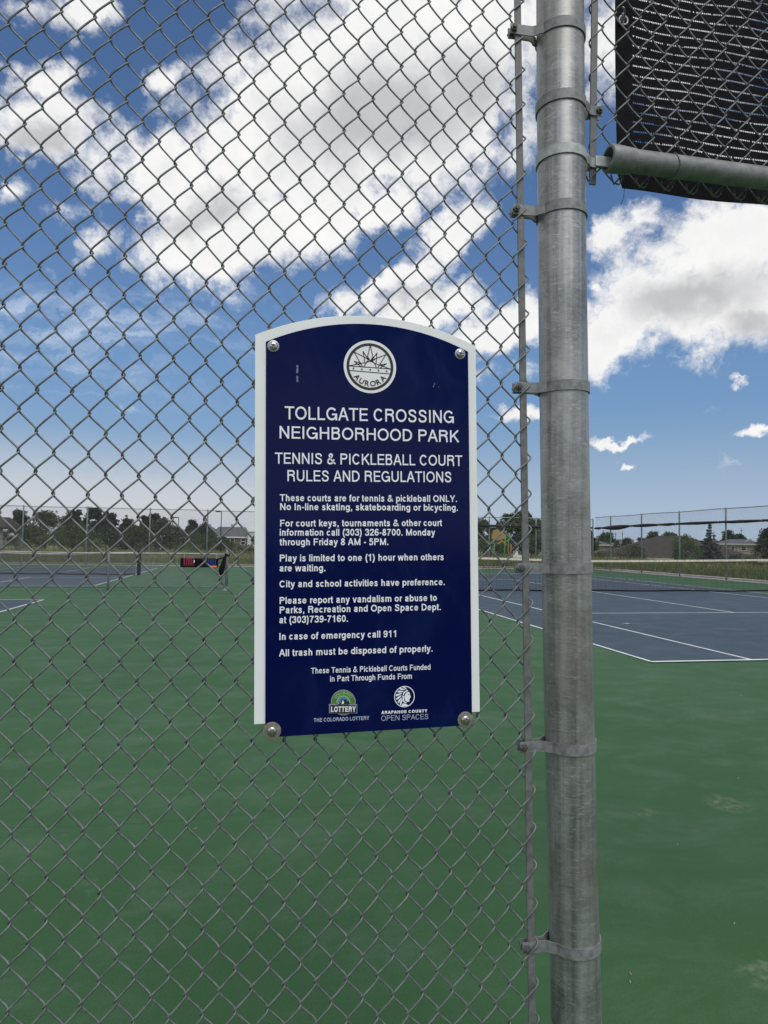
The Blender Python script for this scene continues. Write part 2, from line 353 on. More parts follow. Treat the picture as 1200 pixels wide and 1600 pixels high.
PXR, PY1, PY0 = -4.565, 20.91, 2.84
sheet('tennis_court_paint', [(TX, TY, TX+10.973, TY+23.774)], 0.004, M['blue'])
sheet('pickleball_court_paint', [(PXR-6.1, PY0, PXR, PY0+13.41), (PXR-6.1, PY1, PXR, PY1+13.41), (PXR-14.2, PY0, PXR-8.1, PY0+13.41), (PXR-14.2, PY1, PXR-8.1, PY1+13.41)], 0.004, M['blue'])
L = []
w = 0.05
def vline(x, y0, y1): L.append((x-w/2, y0, x+w/2, y1))
def hline(y, x0, x1, w=0.05): L.append((x0, y-w/2, x1, y+w/2))
for s in (0, 1.372, 9.601, 10.973): vline(TX+s, TY+0.0, TY+23.774)
L2 = []
hl = lambda y, x0, x1, w=0.05: L2.append((x0, y-w/2, x1, y+w/2))
hl(TY, TX-.025, TX+10.998, .07); hl(TY+23.774, TX-.025, TX+10.998, .07); hl(TY+5.485, TX+1.372, TX+9.601); hl(TY+18.29, TX+1.372, TX+9.601)
L.append((TX+5.487-w/2, TY+5.485, TX+5.487+w/2, TY+18.29))
for px0 in (PXR-6.1, PXR-14.2):
    for py in (PY0, PY1):
        for s in (0, 6.1): vline(px0+s, py, py+13.41)
        vline(px0+3.05, py, py+4.57); vline(px0+3.05, py+8.84, py+13.41)
        for t in (0, 13.41): hl(py+t, px0-.025, px0+6.125)
        for t in (4.57, 8.84): hl(py+t, px0, px0+6.1)
sheet('court_lines_lengthwise', L, 0.008, M['line']); sheet('court_lines_crosswise', L2, 0.012, M['line'])
# hairline crack in the green acrylic
pts = []; x = -1.3
while x < 1.2: pts.append((x, 3.55+0.04*math.sin(x*3)+random.uniform(-.012, .012))); x += 0.08
V = []; 
for i, (px_, py_) in enumerate(pts): V += [(px_, py_-0.0013, .004), (px_, py_+0.0013, .004)]
M['crack'] = mat('crack_filler', (0.02, 0.045, 0.03), 0.8)
struct(ob('surface_crack', mesh_np('surface_crack', V, [(2*i, 2*i+2, 2*i+3, 2*i+1) for i in range(len(pts)-1)], M['crack'])))

# ------------------------------------------------------------------ near chain-link fence
LO = Vector((0.0574, 1.325, 1.4192)); E1 = Vector((0.99996, 0.0, -0.00858)); E2 = Vector((-0.0203, 0.0023, 0.9998)).normalized(); EN = Vector((0, 1, 0))
CW, CH = 0.0599, 0.0761
def lat(a, bb, n=0.0): return LO + E1*a + E2*bb + EN*n
fence = thing('chain_link_fence', 'tall galvanised chain link fence with a thick round post in the foreground', 'fence', (0.66, 1.33, 0))
def FP(v): return Vector(v) - Vector((0.66, 1.33, 0))
def zigzag(cw, ch, v0, v1, front=0.0052, r=0.00195, per=22, hook=False):
    amp = cw/4+r*1.05; k = 0.965; ak = math.asin(k); P = []
    n = int(round((v1-v0)*per))
    for i in range(n+1):
        v = v0+(v1-v0)*i/n; th = 2*math.pi*v
        x = -amp*math.asin(k*math.cos(th))/ak
        c = math.sin(th); y = -front*math.tanh(2.0*c)/math.tanh(2.0)
        P.append((x, y, v*ch))
    return P
def basis_mesh(P, r, e1, e2, sides=6):
    mb = MB(); mb.tube([e1*p[0]+e2*p[2]+EN*p[1] for p in P], r, sides, True); return mb
def jitter(P, per, seed, ax=.0007, az=.0012):
    """small hand-bent irregularities, the same at every point of one bend"""
    rj = random.Random(seed); o = []; k = -1
    cur = (0, 0, 0); nxt = (0, 0, 0)
    for i, p in enumerate(P):
        if i % (per//2) == 0: cur = nxt; nxt = (rj.uniform(-ax, ax), rj.uniform(-ax, ax)*.8, rj.uniform(-az, az)) if rj.random() < .8 else (rj.uniform(-ax, ax)*1.7, 0, rj.uniform(-az, az)*1.8)
        f = (i % (per//2))/(per//2); f = f*f*(3-2*f); o.append(tuple(p[j]+cur[j]*(1-f)+nxt[j]*f for j in range(3)))
    return o
wires = {0: [], 1: []}
for vr in range(5):
    wires[0].append(basis_mesh(jitter(zigzag(CW, CH, -18, 21), 22, vr), 0.00190, E1, E2).mesh('wire', M['wire'], True))
    wo_ = basis_mesh(jitter(zigzag(CW, CH, -18.5, 21.5), 22, vr+50), 0.00190, E1, E2).mesh('wire', M['wire'], True)
    wo_.transform(Matrix.Translation(E2*(0.5*CH))); wo_.update(); wires[1].append(wo_)
wr = random.Random(3)
for i in range(-22, 34):
    a = (i+0.5-17)*CW/2
    p = lat(a + wr.uniform(-.0004, .0004), 0, wr.uniform(-.0009, .0009))
    ob('wire', wires[i % 2][wr.randrange(5)], fence, FP(p))
# tension bar
def bar(px0, px1, z0, z1, mtl, w=.0150, d=.0048):
    mb = MB(); V = []
    for z, x in ((z0, px0), (z1, px1)):
        V += [(x-w/2, -d/2, z), (x+w/2, -d/2, z), (x+w/2, d/2, z), (x-w/2, d/2, z)]
    mb.add(V, [(0,3,2,1),(4,5,6,7),(0,1,5,4),(1,2,6,5),(2,3,7,6),(3,0,4,7)])
    return mb.build('tension_bar', mtl, fence, False, FP((0, 1.327, 0)))
def leanx(x0, z0, z): return x0 - 0.0215*(z-z0)
bx = lat(16.62*CW/2, 0).x; bz = 1.4192
bevel(bar(leanx(bx, bz, 0.08), leanx(bx, bz, 3.0), 0.08, 3.0, M['bar']), .0012)
# post: 4 in pipe, leaning slightly
PC = lambda z: Vector((0.6505-0.0225*(z-1.33)+0.0050*(z-1.33)**2, 1.3315-0.0015*(z-1.33), z))
mb = MB(); mb.tube([FP(PC(z)) for z in (-0.05, 0.4, 0.8, 1.2, 1.6, 2.0, 2.4, 2.8, 3.1)], 0.0508, 48, True)
o = mb.build('fence_post', M['post'], fence); autosmooth(o.data, 50)
mb = MB(); mb.tube([FP(PC(3.1)), FP(PC(3.13)), FP(PC(3.155)), FP(PC(3.165))], [0.054, 0.052, 0.035, 0.005], 32); o = mb.build('post_cap', M['band'], fence, True)
# tension bands
def tension_band(z, side, mtl, barx, turn=0.0, h=.0215, squash=.0):
    """band round the post with two flanges clamped on the bar; side -1 left, +1 right"""
    c = PC(z); bxl = (barx-c.x)*side; ro = 0.0508+0.0006; th = 0.0026
    half = []                       # profile in plane: path of one half in (x toward bar, y)
    a0 = 0.42
    for i in range(22):
        an = math.pi - (math.pi-a0)*i/21; half.append((ro*math.cos(an), ro*math.sin(an)))
    ex, ey = half[-1]; fy = 0.0062
    half += [(ex+.008, ey*.80), (ex+.014, fy+.0035), (ex+.022, fy), (bxl+0.016, fy), (bxl+.0185, fy*.95)]
    mbm = MB()
    for sgn in (-1, 1):
        N = len(half); Vv = []
        for i, (x, y) in enumerate(half):
            x0, y0 = half[max(0, i-1)]; x1, y1 = half[min(N-1, i+1)]; tx, ty = x1-x0, y1-y0; l = math.hypot(tx, ty); nx_, ny_ = ty/l, -tx/l
            if nx_*x+ny_*y < 0 and i < 22: nx_, ny_ = -nx_, -ny_
            if i >= 22: nx_, ny_ = (-abs(nx_) if False else nx_, ny_); 
            if i >= 22 and ny_ < 0: nx_, ny_ = -nx_, -ny_
            for dz in (-h/2, h/2):
                for q in (0, th): Vv.append((side*(x+nx_*q), sgn*(y+ny_*q), dz))
        Fs = []
        for i in range(N-1):
            a, b2 = i*4, (i+1)*4
            Fs += [(a, a+2, b2+2, b2), (a+1, b2+1, b2+3, a+3), (a, b2, b2+1, a+1), (a+2, a+3, b2+3, b2+2)]
        Fs += [(0, 1, 3, 2), ((N-1)*4, (N-1)*4+2, (N-1)*4+3, (N-1)*4+1)]
        mbm.add(Vv, Fs)
    o = mbm.build('tension_band', mtl, fence, False, FP(c), (turn, -0.0225, 0)); 
    bmm = bmesh.new(); bmm.from_mesh(o.data); bmesh.ops.recalc_face_normals(bmm, faces=bmm.faces); bmm.to_mesh(o.data); bmm.free()
    autosmooth(o.data, 35)
    # bolt through the flanges: hex nut on the camera side, threaded end proud, square head behind
    xb = side*(bxl+0.0115)
    nb = MB(); nb.cyl((xb, -.0195, 0), .0040, .036, 14, 'y'); nb.cyl((xb, -.0148, 0), .0078, .0058, 6, 'y'); nb.cyl((xb, .0095, 0), .0075, .005, 4, 'y')
    bo = nb.build('bolt', M['bolt'], o); autosmooth(bo.data, 40)
    return o
for z, tn in ((2.489, .02), (2.094, -.01), (1.714, .01), (1.335, 0.0), (0.969, .012), (0.567, -.015), (0.2, 0)):
    tension_band(z, -1, M['band'], leanx(bx, bz, z), tn)

# panel over the opening, right of the post
RX0, RZ0, RCW, RCH = 0.7331, 2.5318, 0.0610, 0.0785
XR = Vector((1, 0, 0)); ZR = Vector((0, 0, 1))
def rwire(par):
    v0 = -4.5 if par == 0 else -5.0
    P = zigzag(RCW, RCH, v0, 7.0, 0.0062, 0.00185)
    # bottom end bent into a hook
    x, y, z = P[0]; sg = 1 if par == 0 else -1; P = [(x+sg*.013, y-.006, z+.016), (x+sg*.009, y-.006, z+.003), (x+sg*.004, y-.003, z-.003)]+P[1:]
    return basis_mesh(P, 0.00185, XR, ZR).mesh('wire', M['wire'], True)
rw = [rwire(0), rwire(1)]
for j in range(-1, 42):
    # column j at RX0+j*RCW/2 ; wire j spans columns j..j+1
    par = j % 2
    p = Vector((RX0+(j+0.5)*RCW/2+wr.uniform(-.0004, .0004), 1.33, RZ0+(0 if par == 0 else RCH/2)+wr.uniform(-.0003, .0003)))
    ob('wire', rw[par], fence, FP(p))
bevel(bar(0.7065, 0.7165, 2.168, 3.05, M['bar'], w=.0155), .0012)
tension_band(2.3302, 1, M['band'], 0.7085, -.01)
tension_band(2.2137, 1, M['bandwhite'], 0.7065, .0)
# bottom rail of the panel with its cup
mb = MB(); mb.tube([FP((0.742, 1.292, 2.2105)), FP((1.3, 1.294, 2.2145)), FP((2.0, 1.296, 2.219)), FP((2.6, 1.298, 2.223))], .0238, 28, True)
M['rail'] = galv('galvanised_rail', (0.17, 0.18, 0.178), (0.28, 0.29, 0.285), 0.4, 0.5, False)
o = mb.build('bottom_rail', M['rail'], fence); autosmooth(o.data, 50)
mb = MB(); x0 = .722
prof = [(.7234, .0220), (.7236, .0268), (.7255, .0288), (.742, .0284), (.762, .0270), (.775, .0262), (.781, .0256), (.7815, .0232)]
mb.tube([FP((px_, 1.292, 2.2095+(px_-.72)*.004)) for px_, r in prof], [r for _, r in prof], 28, False)
mb.tube([FP((px_, 1.292, 2.2095)) for px_ in (.7235, .74, .775)], .0220, 28, False)
o = mb.build('rail_end_cup', M['rail'], fence); autosmooth(o.data, 60)
mb = MB(); mb.cyl(FP((.765, 1.292, 2.2095)), .0218, .001, 28, 'x'); mb.build('cup_shade_disc', M['ink'], fence)  # black disc painting the shade inside the hollow cup
# strap joining cup and band
mb = MB(); mb.box(.700, 1.300, 2.196, .738, 1.304, 2.2185); o = mb.build('cup_strap', M['bandwhite'], fence, loc=-Vector((0.66, 1.33, 0))); bevel(o, .001)
# tie wires
tie = MB(); pts = []
for i in range(17):
    an = -0.5+2*math.pi*i/16*0.93; pts.append((0.0+.004*math.sin(an*2), .0258*math.cos(an), .0258*math.sin(an)))
pts = [(.004, .034, .004)]+pts+[(-.01, .036, .012), (-.018, .030, .020)]
tie.tube(pts, .0017, 6)
tm = tie.mesh('tie_wire', M['wire'], True)
for xx in (0.878, 1.245, 1.62): ob('tie_wire', tm, fence, FP((xx, 1.2935, 2.2118)))

# ------------------------------------------------------------------ windscreen on the panel (black knitted mesh with open slits)
ws = thing('windscreen', 'black slotted windscreen cloth hung behind the chain link panel at top right', 'windscreen', (1.4, 1.36, 2.2))
def wob(x, z): return .004*math.sin(x*7+z*3)+.003*math.sin(x*19-z*11)
def wz(x, z): return z-.006*math.sin((x-.8)*2.6)+.0012*math.sin(x*31+z*40)
SX0, SX1, SP = .823, 2.5, .0224
hem = MB(); n = 26
for k in range(n):
    z0, z1 = 2.186+(3.05-2.186)*k/n, 2.186+(3.05-2.186)*(k+1)/n
    xl0 = .781+.0025*math.sin(z0*9)+(.012 if k == 0 else 0); xl1 = .781+.0025*math.sin(z1*9)
    hem.add([(xl0, 1.358+wob(.78, z0), z0), (SX0, 1.358+wob(SX0, z0), z0), (SX0, 1.358+wob(SX0, z1), z1), (xl1, 1.358+wob(.78, z1), z1)], [(0, 1, 2, 3)])
nb = 60
for k in range(nb):
    xa, xb_ = SX0+(SX1-SX0)*k/nb, SX0+(SX1-SX0)*(k+1)/nb
    sag = lambda x: 2.188+.008*max(0, (x-.95))-.002*math.sin(x*9)
    hem.add([(xa, 1.358+wob(xa, 2.19), sag(xa)), (xb_, 1.358+wob(xb_, 2.19), sag(xb_)), (xb_, 1.358+wob(xb_, 2.24), wz(xb_, 2.236)), (xa, 1.358+wob(xa, 2.24), wz(xa, 2.236))], [(0, 1, 2, 3)])
ho = hem.build('hem', M['black'], ws, loc=-Vector((1.4, 1.36, 2.2))); sm = ho.modifiers.new('t', 'SOLIDIFY'); sm.thickness = .0012
M['cloth'] = mat('knitted_screen', (0.01, 0.009, 0.012), 0.9, spec=0.2, build=var(90, (0.004, 0.0038, 0.007), (0.014, 0.012, 0.016), stretch=(1, 1, 3)))
cl = MB(); nxs = 90
k = 0; z = 2.2375
rows = []
while z < 3.05: rows.append(z); z += SP
for z in rows:
    for i in range(nxs):
        xa, xb_ = SX0+(SX1-SX0)*i/nxs, SX0+(SX1-SX0)*(i+1)/nxs
        cl.add([(xa, 1.3585+wob(xa, z), wz(xa, z)), (xb_, 1.3585+wob(xb_, z), wz(xb_, z)), (xb_, 1.3585+wob(xb_, z+SP), wz(xb_, z+SP-.0031)), (xa, 1.3585+wob(xa, z+SP), wz(xa, z+SP-.0031))], [(0, 1, 2, 3)])
    x = SX0; zz0 = z+SP-.0031; zz1 = z+SP
    tr = random.Random(int(z*1000))
    while x < SX1:
        ww = .0026+tr.uniform(-.0004, .0006); op = tr.random() < 0.07
        if op: ww = .006
        cl.add([(x, 1.3585+wob(x, z), wz(x, zz0)), (x+ww, 1.3585+wob(x, z), wz(x+ww, zz0)), (x+ww, 1.3585+wob(x, z), wz(x+ww, zz1)), (x, 1.3585+wob(x, z), wz(x, zz1))], [(0, 1, 2, 3)])
        x += .0047
co = cl.build('screen_cloth', M['cloth'], ws, loc=-Vector((1.4, 1.36, 2.2)))
g = MB(); g.tube([(.0105*math.cos(a), -.001, .0105*math.sin(a)) for a in np.linspace(0, 2*math.pi, 17)[:-1]], .0028, 8, closed=True)
go = g.build('grommet', M['washer2'], ws, True, loc=Vector((.797, 1.356, 2.577))-Vector((1.4, 1.36, 2.2)))
mb = MB(); mb.tube([(-.018, -.03, .004), (-.010, -.022, .010), (0, -.006, .006), (.003, .004, -.002), (-.006, -.004, -.010), (-.016, -.026, -.006)], .0022, 8)
mb.build('zip_tie', M['washer2'], ws, True, loc=Vector((.797, 1.356, 2.577))-Vector((1.4, 1.36, 2.2)))
mb = MB(); mb.tube([(.800, 1.356, 2.19), (.797, 1.354, 2.165), (.789, 1.352, 2.145)], .0006, 5); mb.build('loose_thread', M['black'], ws, loc=-Vector((1.4, 1.36, 2.2)))

# ------------------------------------------------------------------ rules sign
SR = 0.021574
sign = thing('rules_sign', 'blue and white park rules sign with arched top bolted to the chain link', 'sign', (0.009, 1.3075, 1.0362))
sign.rotation_euler = (0, -SR, 0)
YF = -0.0105     # front of the blue plate in sign space (towards the camera is -y)
def arch(u0, u1, vb, vt, va, n=40):
    """rectangle with an arched top; returns ccw polygon seen from -y"""
    c = (u0+u1)/2; hw = (u1-u0)/2; s = va-vt; R = (hw*hw+s*s)/(2*s); zc = va-R; P = [(u0, vb), (u1, vb)]
    a0 = math.asin(hw/R)
    for i in range(n+1):
        a = a0-2*a0*i/n; P.append((c+R*math.sin(a), zc+R*math.cos(a)))
    return P
mb = MB(); mb.poly(arch(0, .4443, 0, .741, .7905), -.0005, .0035); o = mb.build('back_panel', M['signwhite'], sign); bevel(o, .0006)
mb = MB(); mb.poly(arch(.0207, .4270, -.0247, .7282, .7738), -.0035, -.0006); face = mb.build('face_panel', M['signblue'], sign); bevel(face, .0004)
TEXT = [
    ("TOLLGATE CROSSING", 0.0565, 0.5785, 0.3951, 0.5802, 0.0255),
    ("NEIGHBORHOOD PARK", 0.0468, 0.5412, 0.4060, 0.5416, 0.0241),
    ("TENNIS & PICKLEBALL COURT", 0.0379, 0.4923, 0.4121, 0.4936, 0.0216),
    ("RULES AND REGULATIONS", 0.0618, 0.4588, 0.3886, 0.4601, 0.0216),
    ("These courts are for tennis & pickleball ONLY.", 0.0473, 0.4204, 0.3998, 0.4207, 0.0133),
    ("No In-line skating, skateboarding or bicycling.", 0.0480, 0.4033, 0.4016, 0.4029, 0.0132),
    ("For court keys, tournaments & other court", 0.0480, 0.3716, 0.3684, 0.3723, 0.0132),
    ("information call (303) 326-8700. Monday", 0.0473, 0.3542, 0.3540, 0.3534, 0.0132),
    ("through Friday 8 AM - 5PM.", 0.0471, 0.3358, 0.2587, 0.3351, 0.0132),
    ("Play is limited to one (1) hour when others", 0.0474, 0.3050, 0.3710, 0.3041, 0.0132),
    ("are waiting.", 0.0470, 0.2862, 0.1344, 0.2854, 0.0131),
    ("City and school activities have preference.", 0.0468, 0.2558, 0.3727, 0.2545, 0.0131),
    ("Please report any vandalism or abuse to", 0.0472, 0.2244, 0.3564, 0.2236, 0.0131),
    ("Parks, Recreation and Open Space Dept.", 0.0473, 0.2065, 0.3640, 0.2051, 0.0131),
    ("at (303)739-7160.", 0.0467, 0.1879, 0.1779, 0.1872, 0.0131),
    ("In case of emergency call 911", 0.0467, 0.1566, 0.2730, 0.1549, 0.0130),
    ("All trash must be disposed of properly.", 0.0461, 0.1257, 0.3466, 0.1237, 0.0130),
    ("These Tennis & Pickleball Courts Funded", 0.1065, 0.0908, 0.3420, 0.0886, 0.0109),
    ("in Part Through Funds From", 0.1431, 0.0739, 0.3042, 0.0724, 0.0110),
    ("THE COLORADO LOTTERY", 0.1116, -0.0010, 0.2189, -0.0025, 0.0072),
    ("ARAPAHOE COUNTY", 0.2430, 0.0071, 0.3347, 0.0057, 0.0058),
    ("OPEN SPACES", 0.2426, -0.0061, 0.3366, -0.0075, 0.0101)]
def glyphs(s, weight=0.0, space=1.0):
    """text outline as (verts, faces) in units where the capital height is 1"""
    cu = bpy.data.curves.new('t', 'FONT'); cu.body = s; cu.size = 1.0; cu.offset = weight; cu.space_character = space; cu.resolution_u = 3
    o = bpy.data.objects.new('t', cu); COL.objects.link(o); dg = bpy.context.evaluated_depsgraph_get(); me = bpy.data.meshes.new_from_object(o.evaluated_get(dg))
    V = np.array([v.co[:2] for v in me.vertices]) if len(me.vertices) else np.zeros((0, 2)); Fs = [tuple(p.vertices) for p in me.polygons]
    bpy.data.objects.remove(o); bpy.data.curves.remove(cu); bpy.data.meshes.remove(me); return V, Fs
VH, _ = glyphs('H'); CAP = VH[:, 1].max()
# --- grotesque lettering drawn as strokes (centre lines, capital height = 1)
def g_arc(cx, cy, rx, ry, a0, a1, n=None):
    n = n or max(4, int(abs(a1-a0)/15)); return [(cx+rx*math.cos(R_(a0+(a1-a0)*i/n)), cy+ry*math.sin(R_(a0+(a1-a0)*i/n))) for i in range(n+1)]
def g_spl(P, n=5):
    P = [P[0]]+list(P)+[P[-1]]; o = []
    for i in range(1, len(P)-2):
        a, b, c, d = P[i-1], P[i], P[i+1], P[i+2]
        for k in range(n):
            t = k/n; o.append(tuple(.5*(2*b[j]+(c[j]-a[j])*t+(2*a[j]-5*b[j]+4*c[j]-d[j])*t*t+(3*b[j]-a[j]-3*c[j]+d[j])*t**3) for j in (0, 1)))
    return o+[P[-2]]
def g_glyph(ch, w):
    h = w/2; m = .105; X = .735; T = 1-h; B = h; xt = X-h; q = .5
    W_ = {'A':.93,'B':.93,'C':1.0,'D':1.0,'E':.88,'F':.84,'G':1.08,'H':1.0,'I':.387,'J':.72,'K':.94,'L':.78,'M':1.16,'N':1.0,'O':1.08,'P':.92,'Q':1.08,'R':.99,'S':.93,'T':.85,'U':1.0,'V':.92,'W':1.31,'X':.93,'Y':.92,'Z':.85,'&':.99,'-':.46,'(':.45,')':.45,'.':.387,',':.387,' ':.387,
          'c':.70,'f':.40,'i':.32,'j':.32,'k':.70,'l':.32,'m':1.16,'r':.47,'s':.70,'t':.40,'v':.70,'w':1.0,'x':.70,'y':.70,'z':.68}
    a = W_.get(ch, .774); l = m+h; r = a-m-h; c = a/2
    if ch in '0123456789': l = .06+h; r = a-.06-h
    S = []
    if ch == 'A': S = [[(.02+h*.9, 0), (c-h*.15, 1)], [(a-.02-h*.9, 0), (c+h*.15, 1)], [(.2, .34), (a-.2, .34)]]
    elif ch == 'B': S = [[(l, 0), (l, 1)], [(l, T), (c+.05, T)]+g_arc(c+.08, .755, r-c-.12, .245-h, 90, -90)+[(l, .53)], [(c+.05, .53)]+g_arc(c+.08, .265+h/2, r-c-.08, .265-h/2, 90, -90)+[(l, B)]]
    elif ch == 'C': S = [g_arc(c, .5, c-.07-h, .5-h, 38, 322)]
    elif ch == 'D': S = [[(l, 0), (l, 1)], [(l, T), (c-.05, T)]+g_arc(c-.05, .5, r-c+.08, .5-h, 80, -80)+[(c-.05, B), (l, B)]]
    elif ch == 'E': S = [[(l, 0), (l, 1)], [(l, T), (a-.06, T)], [(l, .52), (a-.1, .52)], [(l, B), (a-.05, B)]]
    elif ch == 'F': S = [[(l, 0), (l, 1)], [(l, T), (a-.05, T)], [(l, .49), (a-.12, .49)]]
    elif ch == 'G': S = [g_arc(c, .5, c-.07-h, .5-h, 38, 350), [(c+.02, .46), (a-.09, .46)], [(a-.09-h*.8, .46+h), (a-.09-h*.8, 0)]]
    elif ch == 'H': S = [[(l, 0), (l, 1)], [(r, 0), (r, 1)], [(l, .53), (r, .53)]]
    elif ch == 'I': S = [[(c, 0), (c, 1)]]
    elif ch == 'J': S = [[(r, 1), (r, .3)]+g_arc(c-.01, .3, r-c+.01, .3-h, 0, -175)]
    elif ch == 'K': S = [[(l, 0), (l, 1)], [(a-.1, 1), (l, .38)], [(.40, .60), (a-.06, 0)]]
    elif ch == 'L': S = [[(l, 0), (l, 1)], [(l, B), (a-.04, B)]]
    elif ch == 'M': S = [[(l, 0), (l, 1)], [(r, 0), (r, 1)], [(l, 1-h*.4), (c, .04)], [(r, 1-h*.4), (c, .04)]]
    elif ch == 'N': S = [[(l, 0), (l, 1)], [(r, 0), (r, 1)], [(l, 1-h*.4), (r, h*.4)]]
    elif ch in 'OQ': S = [g_arc(c, .5, c-.06-h, .5-h, 0, 360, 32)]
    elif ch == 'P': S = [[(l, 0), (l, 1)], [(l, T), (c+.08, T)]+g_arc(c+.09, .725, r-c-.06, .275-h, 85, -85)+[(c+.08, .45+h), (l, .45+h)]]
    elif ch == 'R': S = [[(l, 0), (l, 1)], [(l, T), (c+.08, T)]+g_arc(c+.08, .745, r-c-.09, .255-h, 85, -85)+[(c+.08, .49+h), (l, .49+h)], g_spl([(c+.10, .5), (r-.05, .42), (r-.02, .22), (r, .05), (r+.03, 0)])]
    elif ch == 'S': S = [g_spl([(r+.01, .70), (r-.09, .87), (c, T), (l+.06, .87), (l+.03, .73), (l+.12, .60), (c, .53), (r-.08, .44), (r, .28), (r-.09, .11), (c, B), (l+.06, .11), (l-.03, .32)])]
    elif ch == 'T': S = [[(.02, T), (a-.02, T)], [(c, 0), (c, T)]]
    elif ch == 'U': S = [[(l, 1), (l, .34)]+g_arc(c, .34, c-l, .34-h, 180, 360)+[(r, 1)]]
    elif ch == 'V': S = [[(.02+h*.9, 1), (c-h*.1, 0)], [(a-.02-h*.9, 1), (c+h*.1, 0)]]
    elif ch == 'W': S = [[(.02+h*.9, 1), (.33, 0)], [(.33, 0), (c, 1)], [(c, 1), (a-.33, 0)], [(a-.33, 0), (a-.02-h*.9, 1)]]
    elif ch == 'Y': S = [[(.02+h, 1), (c, .42)], [(a-.02-h, 1), (c, .42)], [(c, 0), (c, .46)]]
    elif ch == 'X': S = [[(.04+h, 0), (a-.04-h, 1)], [(.04+h, 1), (a-.04-h, 0)]]
    elif ch == 'Z': S = [[(.06, T), (a-.06, T)], [(.06, B), (a-.06, B)], [(a-.12, T), (.12, B)]]
    elif ch == '&': S = [g_spl([(a-.06, h*.6), (.62, .28), (.36, .62), (.30, .78), (.36, T-.03), (.46, T), (.57, T-.04), (.60, .80), (.54, .66), (.30, .50), (.14+h*.4, .36), (.12+h*.4, .20), (.24, B+.02), (.40, B), (.60, .12), (.74, .30), (.78, .46)])]
    elif ch in 'bp':
        yb = 0 if ch == 'b' else -.28; yt = 1 if ch == 'b' else X
        S = [[(l-.02, yb), (l-.02, yt)], g_arc(c+.02, X/2, c-.05-h, X/2-h, 0, 360, 24)]
    elif ch in 'dq':
        yb = 0 if ch == 'd' else -.28; yt = 1 if ch == 'd' else X
        S = [[(r+.02, yb), (r+.02, yt)], g_arc(c-.02, X/2, c-.05-h, X/2-h, 0, 360, 24)]
    elif ch == 'g': S = [g_arc(c-.02, X/2+.01, c-.05-h, X/2-h, 0, 360, 24), [(r+.02, X), (r+.02, -.02)]+g_arc(c, -.03, r+.02-c, .25-h, 0, -165)]
    elif ch == 'o': S = [g_arc(c, X/2, c-.05-h, X/2-h, 0, 360, 24)]
    elif ch == 'c': S = [g_arc(c, X/2, c-.04-h, X/2-h, 42, 318)]
    elif ch == 'e': S = [[(.05+h, .40), (r+.05, .40)]+g_arc(c, X/2, c-.05-h, X/2-h, 6, 325)[:]]
    elif ch == 'a': S = [g_spl([(l, .50), (l+.05, .64), (c-.03, xt), (r-.08, .66), (r-.03, .54), (r-.03, .2), (r-.02, .07), (r+.07, h*.8)]), g_spl([(r-.03, .44), (c+.02, .40), (l+.04, .33), (l-.01, .19), (l+.07, B+.01), (c-.05, B), (r-.08, .14), (r-.03, .26)])]
    elif ch == 's': S = [g_spl([(r+.02, .52), (r-.06, .645), (c, xt), (l+.02, .63), (l, .53), (l+.07, .435), (c, .39), (r-.04, .31), (r+.01, .2), (r-.06, .08), (c, B), (l+.02, .09), (l-.03, .24)])]
    elif ch in 'nhm':
        yt = 1 if ch == 'h' else X
